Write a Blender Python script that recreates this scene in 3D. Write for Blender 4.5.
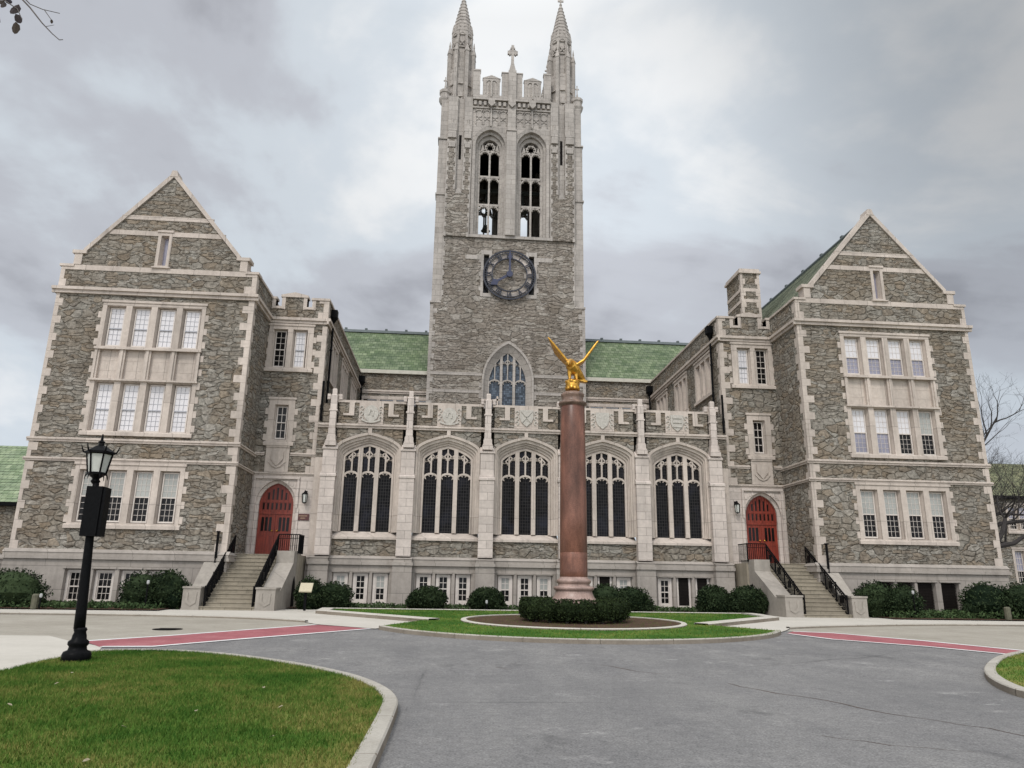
import bpy, bmesh, math, random
import numpy as np
from mathutils import Vector, Matrix
from math import sin, cos, pi, sqrt, radians, hypot, atan2
random.seed(7); rng = np.random.default_rng(7)
for _o in list(bpy.data.objects): bpy.data.objects.remove(_o, do_unlink=True)
S = bpy.context.scene
COL = S.collection

# ------------------------------------------------------------------ camera
cam = bpy.data.cameras.new('camera'); camo = bpy.data.objects.new('camera', cam); COL.objects.link(camo)
F_PX, PITCH, ROLL, YAW = 738.0, 0.26338, 0.01562, 0.07748
cam.sensor_fit = 'HORIZONTAL'; cam.sensor_width = 36.0; cam.lens = 36.0*F_PX/1024.0
cam.clip_start = 0.05; cam.clip_end = 3000
fw = Vector((sin(YAW)*cos(PITCH), cos(YAW)*cos(PITCH), sin(PITCH)))
rt = Vector((cos(YAW), -sin(YAW), 0)); up = rt.cross(fw)
r2 = rt*cos(ROLL)+up*sin(ROLL); u2 = -rt*sin(ROLL)+up*cos(ROLL)
mw = Matrix((r2, u2, -fw)).transposed().to_4x4(); mw.translation = (0, 0, 1.65)
camo.matrix_world = mw
S.camera = camo
S.render.resolution_x, S.render.resolution_y = 1024, 768

# ------------------------------------------------------------------ light
SUN_EL, SUN_AZ = 48.0, 205.0          # compass style: 0 = +Y (into the picture), 180 = behind the camera
sun = bpy.data.lights.new('sun', 'SUN'); suno = bpy.data.objects.new('sun', sun); COL.objects.link(suno)
sun.energy = 1.5; sun.angle = radians(11); sun.color = (1.0, 0.965, 0.92)
_sd = Vector((sin(radians(SUN_AZ))*cos(radians(SUN_EL)), cos(radians(SUN_AZ))*cos(radians(SUN_EL)), sin(radians(SUN_EL))))
suno.rotation_euler = (-_sd).to_track_quat('-Z', 'Y').to_euler(); suno.location = (0, -20, 60)

W = bpy.data.worlds.new('World'); S.world = W; W.use_nodes = True
nt = W.node_tree; nt.nodes.clear()
def N(t, nt=None, **k):
    n = nt.nodes.new(t)
    for a, v in k.items(): setattr(n, a, v)
    return n
def wn(t, **k): return N(t, nt, **k)
def lk(a, b): nt.links.new(a, b)
out = wn('ShaderNodeOutputWorld'); bg = wn('ShaderNodeBackground'); lk(bg.outputs[0], out.inputs[0])
tc = wn('ShaderNodeTexCoord'); sep = wn('ShaderNodeSeparateXYZ'); lk(tc.outputs['Generated'], sep.inputs[0])
def wm(op, a, b=None, clamp=False):
    n = wn('ShaderNodeMath', operation=op); n.use_clamp = clamp
    for i, v in enumerate((a, b)):
        if v is None: continue
        if isinstance(v, (int, float)): n.inputs[i].default_value = v
        else: lk(v, n.inputs[i])
    return n.outputs[0]
zc = wm('MAXIMUM', sep.outputs[2], 0.0)
den = wm('ADD', zc, 0.35)
cx_ = wn('ShaderNodeCombineXYZ'); lk(wm('DIVIDE', sep.outputs[0], den), cx_.inputs[0]); lk(wm('DIVIDE', sep.outputs[1], den), cx_.inputs[1])
def wnoise(scale, detail, rough, dist, off):
    mp = wn('ShaderNodeMapping'); lk(cx_.outputs[0], mp.inputs[0]); mp.inputs['Location'].default_value = off
    n = wn('ShaderNodeTexNoise'); lk(mp.outputs[0], n.inputs['Vector'])
    n.inputs['Scale'].default_value = scale; n.inputs['Detail'].default_value = detail
    n.inputs['Roughness'].default_value = rough; n.inputs['Distortion'].default_value = dist
    return n.outputs['Fac']
def wramp(fac, stops):
    r = wn('ShaderNodeValToRGB'); lk(fac, r.inputs[0]); e = r.color_ramp.elements
    while len(e) < len(stops): e.new(0.5)
    for k, (p, c) in zip(e, stops): k.position = p; k.color = (*c, 1)
    r.color_ramp.interpolation = 'EASE'
    return r.outputs[0]
n1 = wnoise(1.15, 6, 0.54, 0.7, (5.3, 1.7, 0)); n2 = wnoise(3.3, 7, 0.55, 0.3, (7.7, 2.2, 0))
nm = wm('ADD', wm('MULTIPLY', n1, 0.68), wm('MULTIPLY', n2, 0.32))
cloud = wramp(nm, [(0.37, (0.40, 0.405, 0.435)), (0.45, (0.55, 0.565, 0.605)), (0.52, (0.67, 0.72, 0.765)), (0.61, (0.88, 0.89, 0.89))])
# thinner, bluer cloud towards the horizon
hz = wm('SUBTRACT', 1.0, wm('MULTIPLY', zc, 3.2), True)
mixh = wn('ShaderNodeMix', data_type='RGBA'); lk(wm('MULTIPLY', hz, 0.55), mixh.inputs[0]); lk(cloud, mixh.inputs[6]); mixh.inputs[7].default_value = (0.74, 0.82, 0.93, 1)
# thin places where the cloud glows behind the tower; unseen sky overhead and behind the camera brightened to light the facade
def dotdir(v):
    d = wn('ShaderNodeVectorMath', operation='DOT_PRODUCT'); lk(tc.outputs['Generated'], d.inputs[0]); d.inputs[1].default_value = Vector(v).normalized()
    return wm('MAXIMUM', d.outputs['Value'], 0.0)
glow = wm('MULTIPLY', wm('POWER', dotdir((0.26, 0.82, 0.52)), 34.0), 0.32)
glow2 = wm('MULTIPLY', wm('POWER', dotdir((-0.02, 0.79, 0.62)), 60.0), 0.10)
dark = wm('MULTIPLY', wm('POWER', dotdir((0.56, 0.66, 0.60)), 14.0), 0.44)
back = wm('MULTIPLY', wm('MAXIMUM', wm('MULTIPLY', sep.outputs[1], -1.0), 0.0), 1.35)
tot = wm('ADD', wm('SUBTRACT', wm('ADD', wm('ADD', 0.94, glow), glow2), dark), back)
SKYTOT = wn('ShaderNodeVectorMath', operation='SCALE'); lk(mixh.outputs[2], SKYTOT.inputs[0]); lk(tot, SKYTOT.inputs['Scale'])
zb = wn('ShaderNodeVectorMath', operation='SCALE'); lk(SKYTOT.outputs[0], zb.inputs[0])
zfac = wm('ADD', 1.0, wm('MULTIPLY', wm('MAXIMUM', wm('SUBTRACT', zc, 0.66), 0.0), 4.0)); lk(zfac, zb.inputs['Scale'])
sky = wn('ShaderNodeTexSky', sky_type='NISHITA'); sky.sun_disc = False
sky.sun_elevation = radians(SUN_EL); sky.sun_rotation = radians(SUN_AZ); sky.air_density = 1.0; sky.dust_density = 3.0
skm = wn('ShaderNodeVectorMath', operation='SCALE'); lk(sky.outputs[0], skm.inputs[0]); skm.inputs['Scale'].default_value = 0.12
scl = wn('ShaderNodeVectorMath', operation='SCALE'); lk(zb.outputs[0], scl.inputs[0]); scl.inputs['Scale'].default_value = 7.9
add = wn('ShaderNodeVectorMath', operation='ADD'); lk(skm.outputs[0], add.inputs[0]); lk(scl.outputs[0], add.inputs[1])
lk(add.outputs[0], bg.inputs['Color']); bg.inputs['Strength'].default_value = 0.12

S.view_settings.view_transform = 'Standard'; S.view_settings.look = 'None'
S.view_settings.exposure = 0.0; S.view_settings.gamma = 1.0; S.view_settings.use_curve_mapping = False

# ------------------------------------------------------------------ materials
def new_mat(name):
    m = bpy.data.materials.new(name); m.use_nodes = True
    t = m.node_tree; b = t.nodes['Principled BSDF']
    return m, t, b
class G_:
    """small node-graph helper"""
    def __init__(s, t): s.t = t
    def n(s, ty, **k): return N(ty, s.t, **k)
    def l(s, a, b): s.t.links.new(a, b)
    def co(s): return s.n('ShaderNodeTexCoord').outputs['Object']
    def map(s, v, scale=(1, 1, 1), loc=(0, 0, 0), rot=(0, 0, 0)):
        m = s.n('ShaderNodeMapping'); s.l(v, m.inputs[0]); m.inputs['Scale'].default_value = scale; m.inputs['Location'].default_value = loc; m.inputs['Rotation'].default_value = rot
        return m.outputs[0]
    def noise(s, v, scale, detail=4, rough=0.55, dist=0.0, col=False):
        m = s.n('ShaderNodeTexNoise'); s.l(v, m.inputs['Vector']); m.inputs['Scale'].default_value = scale; m.inputs['Detail'].default_value = detail
        m.inputs['Roughness'].default_value = rough; m.inputs['Distortion'].default_value = dist
        return m.outputs['Color' if col else 'Fac']
    def math(s, op, a, b=None, clamp=False):
        m = s.n('ShaderNodeMath', operation=op); m.use_clamp = clamp
        for i, v in enumerate((a, b)):
            if v is None: continue
            if isinstance(v, (int, float)): m.inputs[i].default_value = v
            else: s.l(v, m.inputs[i])
        return m.outputs[0]
    def ramp(s, fac, stops, interp='LINEAR'):
        r = s.n('ShaderNodeValToRGB'); s.l(fac, r.inputs[0]); e = r.color_ramp.elements
        while len(e) < len(stops): e.new(0.5)
        for k, (p, c) in zip(e, stops): k.position = p; k.color = (*c, 1) if len(c) == 3 else c
        r.color_ramp.interpolation = interp
        return r.outputs[0]
    def mix(s, fac, a, b, mode='MIX'):
        m = s.n('ShaderNodeMix', data_type='RGBA', blend_type=mode)
        for i, v in ((0, fac), (6, a), (7, b)):
            if isinstance(v, (int, float)): m.inputs[i].default_value = v
            elif isinstance(v, tuple): m.inputs[i].default_value = (*v, 1)
            else: s.l(v, m.inputs[i])
        return m.outputs[2]
    def bump(s, h, strength=0.5, dist=0.02):
        m = s.n('ShaderNodeBump'); m.inputs['Strength'].default_value = strength; m.inputs['Distance'].default_value = dist; s.l(h, m.inputs['Height'])
        return m.outputs[0]
    def flat(s, v):
        """x+y along the wall, z up: works on every axis-aligned wall"""
        p = s.n('ShaderNodeSeparateXYZ'); s.l(v, p.inputs[0]); c = s.n('ShaderNodeCombineXYZ')
        s.l(s.math('ADD', p.outputs[0], p.outputs[1]), c.inputs[0]); s.l(p.outputs[2], c.inputs[1])
        return c.outputs[0]

def rubble(name, sc, cols, mortar, rust=0.35, rnd=0.85):
    m, t, b = new_mat(name); g = G_(t)
    v = g.co()
    w = g.n('ShaderNodeVectorMath', operation='SUBTRACT'); g.l(g.noise(v, 1.4, 2, col=True), w.inputs[0]); w.inputs[1].default_value = (.5, .5, .5)
    ws = g.n('ShaderNodeVectorMath', operation='SCALE'); g.l(w.outputs[0], ws.inputs[0]); ws.inputs['Scale'].default_value = 0.30
    va = g.n('ShaderNodeVectorMath', operation='ADD'); g.l(v, va.inputs[0]); g.l(ws.outputs[0], va.inputs[1])
    def vor(sc_, ex, rn):
        mv = g.map(va.outputs[0], sc_)
        o = []
        for f in ('F1', 'F2'):
            n = g.n('ShaderNodeTexVoronoi', feature=f, distance='MINKOWSKI'); g.l(mv, n.inputs['Vector'])
            n.inputs['Scale'].default_value = 1.0; n.inputs['Randomness'].default_value = rn; n.inputs['Exponent'].default_value = ex
            o.append(n)
        return g.math('SUBTRACT', o[1].outputs['Distance'], o[0].outputs['Distance']), o[0].outputs['Color']
    # rounder polygonal stones in places, flat coursed ones in others
    eA, cA = vor(sc, 2.6, rnd); eB, cB = vor((sc[0]*.95, sc[1]*.95, sc[2]*1.75), 9.0, .82)
    pick = g.ramp(g.noise(v, 0.42, 3, 0.6), [(0.455, (0, 0, 0)), (0.475, (1, 1, 1))])
    e = g.mix(pick, eA, eB); e = g.math('MULTIPLY', e, 1.0)
    sp = g.n('ShaderNodeSeparateColor'); g.l(g.mix(pick, cA, cB), sp.inputs[0])
    stone = g.ramp(sp.outputs[0], [(i/(len(cols)-1), c) for i, c in enumerate(cols)])
    fine = g.noise(v, 7.0, 7, 0.68)
    stone = g.mix(0.85, stone, g.ramp(fine, [(0.30, (0.45, 0.435, 0.42)), (0.5, (1.0, 0.99, 0.97)), (0.70, (1.6, 1.57, 1.52))]), 'MULTIPLY')
    big = g.noise(v, 0.35, 4, 0.6)
    stone = g.mix(g.math('MULTIPLY', g.ramp(big, [(0.45, (0, 0, 0)), (0.7, (1, 1, 1))]), rust), stone, (0.17, 0.118, 0.07))
    mm = g.math('ADD', e, g.math('MULTIPLY', g.math('SUBTRACT', g.noise(v, 4.5, 4), 0.5), 0.16))
    jn = g.noise(v, 1.3, 4, 0.6)
    mask = g.ramp(mm, [(0.0, (0, 0, 0)), (0.07, (1, 1, 1))])
    mask = g.math('ADD', mask, g.ramp(jn, [(0.38, (.25, .25, .25)), (0.58, (1, 1, 1))]), True)
    colr = g.mix(mask, mortar, stone)
    # bed joints: shadow in short level gaps put into the colour
    gap = g.noise(g.map(v, (1.5, 1.5, 6.5)), 1.3, 4, 0.55)
    colr = g.mix(g.ramp(gap, [(0.29, (.85, .85, .85)), (0.37, (0, 0, 0))]), colr, (.05, .04, .03))
    # rain streaks
    st = g.noise(g.map(v, (1.0, 1.0, .10)), 1.4, 4, 0.6)
    colr = g.mix(g.math('MULTIPLY', g.ramp(st, [(0.52, (0, 0, 0)), (0.72, (1, 1, 1))]), 0.42), colr, (.09, .078, .062))
    g.l(colr, b.inputs['Base Color']); b.inputs['Roughness'].default_value = 0.95; b.inputs['Specular IOR Level'].default_value = 0.08
    hgt = g.math('ADD', g.ramp(mm, [(0.0, (0, 0, 0)), (0.16, (1, 1, 1))]), g.math('ADD', g.math('MULTIPLY', fine, 0.55), g.math('MULTIPLY', sp.outputs[1], 0.5)))
    g.l(g.bump(hgt, 1.0, 0.07), b.inputs['Normal'])
    return m
M = {}
M['rubble'] = rubble('granite rubble', (1.85, 1.85, 3.0), [(0.168, .147, .123), (.242, .222, .194), (.192, .171, .144), (.285, .265, .235), (.215, .20, .174), (.235, .196, .154), (.178, .153, .126)], (.145, .125, .102), 0.42, 0.95)
M['rubble_tower'] = rubble('tower rubble', (1.2, 1.2, 2.5), [(.17, .147, .125), (.265, .236, .208), (.205, .178, .152), (.32, .294, .262), (.24, .213, .186), (.19, .165, .14)], (.135, .115, .098), 0.15, 1.0)

def ashlar(name, base, bw, bh, mort=0.5, stain=0.35, joint=0.012):
    m, t, b = new_mat(name); g = G_(t)
    v = g.co(); f = g.flat(v)
    br = g.n('ShaderNodeTexBrick'); g.l(f, br.inputs['Vector']); br.inputs['Scale'].default_value = 1.0
    br.inputs['Brick Width'].default_value = bw; br.inputs['Row Height'].default_value = bh; br.inputs['Mortar Size'].default_value = joint; br.inputs['Mortar Smooth'].default_value = 0.3
    k = Vector(base)
    br.inputs['Color1'].default_value = (*(k*1.06), 1); br.inputs['Color2'].default_value = (*(k*0.90), 1); br.inputs['Mortar'].default_value = (*(k*mort), 1)
    n = g.noise(v, 6.0, 6, 0.6)
    c = g.mix(0.55, br.outputs['Color'], g.ramp(n, [(0.3, (0.82, 0.81, 0.80)), (0.7, (1.14, 1.14, 1.13))]), 'MULTIPLY')
    st = g.noise(g.map(v, (1.1, 1.1, 0.16)), 1.6, 5, 0.65)
    c = g.mix(g.math('MULTIPLY', g.ramp(st, [(0.50, (0, 0, 0)), (0.74, (1, 1, 1))]), stain), c, tuple(k*0.42))
    bl = g.noise(v, 0.8, 4, 0.6); c = g.mix(0.5, c, g.ramp(bl, [(0.32, (0.80, 0.79, 0.78)), (0.68, (1.14, 1.13, 1.12))]), 'MULTIPLY')
    g.l(c, b.inputs['Base Color']); b.inputs['Roughness'].default_value = 0.9; b.inputs['Specular IOR Level'].default_value = 0.12
    g.l(g.bump(g.math('SUBTRACT', n, g.math('MULTIPLY', br.outputs['Fac'], 1.2)), 0.35, 0.015), b.inputs['Normal'])
    return m
M['lime'] = ashlar('limestone ashlar', (.53, .465, .42), 0.95, 0.42, 0.5, 0.38)
M['lime_trim'] = ashlar('limestone trim', (.495, .43, .378), 1.35, 5.0, 0.5, 0.5)
M['lime_tower'] = ashlar('weathered limestone', (.385, .35, .318), 0.9, 0.45, 0.5, 0.55)
M['plinth'] = ashlar('plinth granite', (.335, .30, .268), 1.9, 1.05, 0.55, 0.4)
M['step'] = ashlar('step granite', (.29, .255, .20), 1.7, 9.0, 0.6, 0.45)
M['cheek'] = ashlar('cheek granite', (.32, .29, .255), 3.0, 9.0, 0.6, 0.35)

def slate(name, axis, ca, cb):
    m, t, b = new_mat(name); g = G_(t)
    v = g.co(); p = g.n('ShaderNodeSeparateXYZ'); g.l(v, p.inputs[0]); c = g.n('ShaderNodeCombineXYZ')
    g.l(p.outputs[axis], c.inputs[0]); g.l(p.outputs[2], c.inputs[1])
    br = g.n('ShaderNodeTexBrick'); g.l(c.outputs[0], br.inputs['Vector']); br.inputs['Scale'].default_value = 1
    br.inputs['Brick Width'].default_value = 0.36; br.inputs['Row Height'].default_value = 0.30; br.inputs['Mortar Size'].default_value = 0.012
    br.inputs['Color1'].default_value = (*ca, 1); br.inputs['Color2'].default_value = (*cb, 1); br.inputs['Mortar'].default_value = (.03, .045, .03, 1)
    n = g.noise(v, 1.1, 5, 0.6); n2 = g.noise(v, 7, 4)
    cc = g.mix(0.85, br.outputs['Color'], g.ramp(n, [(0.3, (.68, .70, .70)), (0.7, (1.35, 1.3, 1.2))]), 'MULTIPLY')
    cc = g.mix(0.5, cc, g.ramp(n2, [(0.3, (.7, .7, .7)), (0.7, (1.3, 1.3, 1.3))]), 'MULTIPLY')
    g.l(cc, b.inputs['Base Color']); b.inputs['Roughness'].default_value = 0.8; b.inputs['Specular IOR Level'].default_value = 0.15
    return m
M['slate_x'] = slate('green slate', 0, (.105, .145, .082), (.19, .23, .15))
M['slate_pale'] = slate('pale green slate', 0, (.16, .21, .13), (.26, .31, .21))
M['slate_moss'] = slate('mossy slate', 0, (.13, .14, .085), (.21, .21, .13))
M['slate_y'] = slate('green slate side', 1, (.165, .185, .14), (.235, .255, .20))

def plain(name, col, rough=0.6, metal=0.0, var=0.25, nscale=8.0, bump=0.0, spec=0.5, coat=0.0):
    m, t, b = new_mat(name); g = G_(t); v = g.co()
    n = g.noise(v, nscale, 5, 0.6); k = Vector(col)
    g.l(g.ramp(n, [(0.28, tuple(k*(1-var))), (0.72, tuple(k*(1+var)))]), b.inputs['Base Color'])
    b.inputs['Roughness'].default_value = rough; b.inputs['Metallic'].default_value = metal
    b.inputs['Specular IOR Level'].default_value = spec; b.inputs['Coat Weight'].default_value = coat
    if bump: g.l(g.bump(n, bump, 0.02), b.inputs['Normal'])
    return m
M['wood'] = plain('cream painted wood', (.56, .50, .45), 0.5, 0, 0.08)
M['muntin_dark'] = plain('lead came', (.30, .30, .32), 0.5, 0.2, 0.1)
M['iron'] = plain('black iron', (.006, .006, .0065), 0.4, 0.0, 0.3, 20, 0, 0.04)
M['lead'] = plain('lead ridge', (.075, .09, .09), 0.6, 0.0, 0.2, 3)
M['gutter'] = plain('cream gutter', (.46, .43, .36), 0.6, 0, 0.12, 3)
M['gold'] = plain('gilded bronze', (.56, .30, .055), 0.36, 0.9, 0.35, 9, 0.3)
M['clock_iron'] = plain('blue black clock iron', (.013, .015, .026), 0.55, 0.1, 0.3, 6)
M['clock_hand'] = plain('deep blue clock hand', (.019, .023, .060), 0.5, 0.0, 0.2, 6)
M['plaque'] = plain('dark red plaque', (.075, .02, .018), 0.4, 0.2, 0.1)
M['plaque_pale'] = plain('pale bronze letter', (.32, .22, .14), 0.4, 0.3, 0.1)
M['bell'] = plain('dark bell bronze', (.05, .055, .045), 0.5, 0.5, 0.2)
M['dark_in'] = plain('dark ceiling and painted recess shade', (.009, .008, .007), 0.9, 0, 0.2, 8, 0, 0.1)  # belfry ceiling; also stands in for shade in the slits and niches
M['lamp_glass'] = plain('frosted lamp glass', (.50, .50, .46), 0.25, 0, 0.12, 5)
M['sign_face'] = plain('sandy sign face', (.42, .37, .25), 0.4, 0, 0.25, 30)
M['white_plastic'] = plain('white lamp housing', (.38, .38, .37), 0.4, 0, 0.05)
M['pale_leaf'] = plain('pale dry leaf', (.27, .235, .16), 0.8, 0, 0.3, 30, 0, .1)
M['stake'] = plain('weathered wood stake', (.09, .085, .055), 0.8, 0, 0.3)
M['shield'] = plain('carved grey stone', (.42, .39, .345), 0.85, 0, 0.22, 9, 0.4)
M['louvre'] = plain('dark brown louvre', (.018, .014, .012), 0.7, 0, 0.2, 8, 0, 0.15)

def door_mat():
    m, t, b = new_mat('red painted oak'); g = G_(t); v = g.co()
    p = g.n('ShaderNodeSeparateXYZ'); g.l(v, p.inputs[0])
    pl = g.math('FRACT', g.math('MULTIPLY', p.outputs[0], 6.2))
    gr = g.ramp(pl, [(0.0, (.25, .25, .25)), (0.06, (1, 1, 1)), (0.94, (1, 1, 1)), (1.0, (.25, .25, .25))])
    n = g.noise(g.map(v, (6, 6, 0.8)), 2.0, 5, 0.6)
    c = g.ramp(n, [(0.3, (.13, .014, .006)), (0.7, (.27, .034, .013))])
    g.l(g.mix(0.7, c, gr, 'MULTIPLY'), b.inputs['Base Color']); b.inputs['Roughness'].default_value = 0.5
    return m
M['door'] = door_mat()

def glass(name, col, rough=0.06, var=0.4, sc=1.3, spec=0.5):
    m, t, b = new_mat(name); g = G_(t); v = g.co()
    n = g.noise(v, sc, 3, 0.5); k = Vector(col)
    g.l(g.ramp(n, [(0.3, tuple(k*(1-var))), (0.7, tuple(k*(1+var)))]), b.inputs['Base Color'])
    b.inputs['Roughness'].default_value = rough; b.inputs['Specular IOR Level'].default_value = spec
    g.l(g.bump(g.noise(v, 2.2, 2), 0.06, 0.05), b.inputs['Normal'])
    return m
M['glass_dark'] = glass('dark window glass', (.010, .0095, .0095), 0.08, 0.5, 1.2, 0.14)
M['glass_blind'] = glass('pale blind behind glass', (.60, .575, .58), 0.15, 0.10, 0.6)
M['glass_grey'] = glass('grey blind behind glass', (.30, .30, .275), 0.15, 0.18, 0.8)
M['glass_lilac'] = glass('half drawn blind behind glass', (.235, .225, .28), 0.12, 0.2, 0.9)

def leaded(name, base, line):
    m, t, b = new_mat(name); g = G_(t); v = g.co(); f = g.flat(v)
    br = g.n('ShaderNodeTexBrick'); br.offset = 0.0; g.l(f, br.inputs['Vector']); br.inputs['Scale'].default_value = 1
    br.inputs['Brick Width'].default_value = 0.135; br.inputs['Row Height'].default_value = 0.17; br.inputs['Mortar Size'].default_value = 0.011; br.inputs['Mortar Smooth'].default_value = 0.1
    k = Vector(base)
    br.inputs['Color1'].default_value = (*(k*0.5), 1); br.inputs['Color2'].default_value = (*(k*1.6), 1); br.inputs['Mortar'].default_value = (*line, 1)
    n = g.noise(v, 0.9, 3)
    c = g.mix(g.ramp(n, [(0.5, (0, 0, 0)), (0.75, (.4, .4, .4))]), br.outputs['Color'], (.035, .037, .055))  # bluish blotches: sky reflection put into the glass colour
    g.l(c, b.inputs['Base Color']); b.inputs['Roughness'].default_value = 0.2; b.inputs['Specular IOR Level'].default_value = 0.07
    return m
M['leaded'] = leaded('leaded dark glass', (.006, .0055, .006), (.036, .033, .032))
M['leaded_tower'] = leaded('leaded blue grey glass', (.085, .105, .13), (.04, .04, .045))

def granite_red(name, col, lo=.55, hi=1.6):
    m, t, b = new_mat(name); g = G_(t); v = g.co()
    n = g.noise(g.map(v, (1, 1, .35)), 2.2, 6, 0.62); n2 = g.noise(v, 26, 3, 0.6); k = Vector(col)
    c = g.ramp(n, [(0.30, tuple(k*lo)), (0.5, tuple(k)), (0.68, tuple(k*hi))])
    c = g.mix(0.5, c, g.ramp(n2, [(0.3, (.6, .6, .6)), (0.7, (1.4, 1.4, 1.4))]), 'MULTIPLY')
    st = g.noise(g.map(v, (2.5, 2.5, .12)), 1.8, 4, 0.6)
    c = g.mix(g.math('MULTIPLY', g.ramp(st, [(0.52, (0, 0, 0)), (0.72, (1, 1, 1))]), 0.5), c, tuple(k*0.45))
    g.l(c, b.inputs['Base Color']); b.inputs['Roughness'].default_value = 0.34; b.inputs['Specular IOR Level'].default_value = 0.3
    return m
M['red_granite'] = granite_red('red granite shaft', (.155, .070, .048))
M['pink_granite'] = granite_red('pink granite base', (.31, .215, .18), .72, 1.3)
M['brown_granite'] = granite_red('brown granite capital', (.19, .125, .095))

def foliage(name, dark, light, sc=1.6):
    m, t, b = new_mat(name); g = G_(t); v = g.co()
    gi = g.n('ShaderNodeNewGeometry').outputs['Random Per Island']
    k = g.math('ADD', g.math('MULTIPLY', gi, 0.6), g.math('MULTIPLY', g.noise(v, sc, 3), 0.4))
    g.l(g.ramp(k, [(0.25, dark), (0.8, light)]), b.inputs['Base Color']); b.inputs['Roughness'].default_value = 0.7; b.inputs['Specular IOR Level'].default_value = 0.06
    return m
M['yew'] = foliage('dark evergreen needles', (.005, .011, .005), (.040, .058, .026))
M['hedge'] = foliage('clipped hedge leaves', (.007, .012, .006), (.036, .052, .018))
M['cover'] = foliage('low ground cover leaves', (.025, .045, .018), (.075, .11, .045))
M['dead_leaf'] = foliage('dry dark leaf', (.02, .018, .03), (.07, .055, .045))
M['bark'] = plain('grey brown bark', (.030, .025, .023), 0.9, 0, 0.35, 12)
M['twig'] = plain('twig bark', (.10, .085, .08), 0.9, 0, 0.3, 20)

def grass_mat(name, a, b_, c_):
    m, t, b = new_mat(name); g = G_(t); v = g.co()
    gi = g.n('ShaderNodeNewGeometry').outputs['Random Per Island']
    n = g.noise(v, 0.55, 5, 0.62); n2 = g.noise(v, 3.5, 4, 0.6)
    k = g.math('ADD', g.math('ADD', g.math('MULTIPLY', n, 0.75), g.math('MULTIPLY', n2, 0.35)), g.math('MULTIPLY', g.math('SUBTRACT', gi, 0.5), 0.22))
    p = g.n('ShaderNodeSeparateXYZ'); g.l(v, p.inputs[0])
    wx = g.math('MULTIPLY', g.ramp(g.math('MULTIPLY', g.math('ADD', p.outputs[0], 2.4), 0.62), [(0.0, (0, 0, 0)), (1.0, (1, 1, 1))]), g.ramp(g.math('MULTIPLY', p.outputs[1], 0.05), [(0.62, (1, 1, 1)), (0.78, (0, 0, 0))]))
    k = g.math('ADD', k, g.math('MULTIPLY', wx, g.math('MULTIPLY', n2, 0.20)))
    g.l(g.ramp(k, [(0.38, a), (0.55, b_), (0.74, c_)]), b.inputs['Base Color']); b.inputs['Roughness'].default_value = 0.8; b.inputs['Specular IOR Level'].default_value = 0.05
    return m
M['grass'] = grass_mat('lawn grass', (.034, .092, .014), (.078, .142, .024), (.205, .19, .058))

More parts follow.
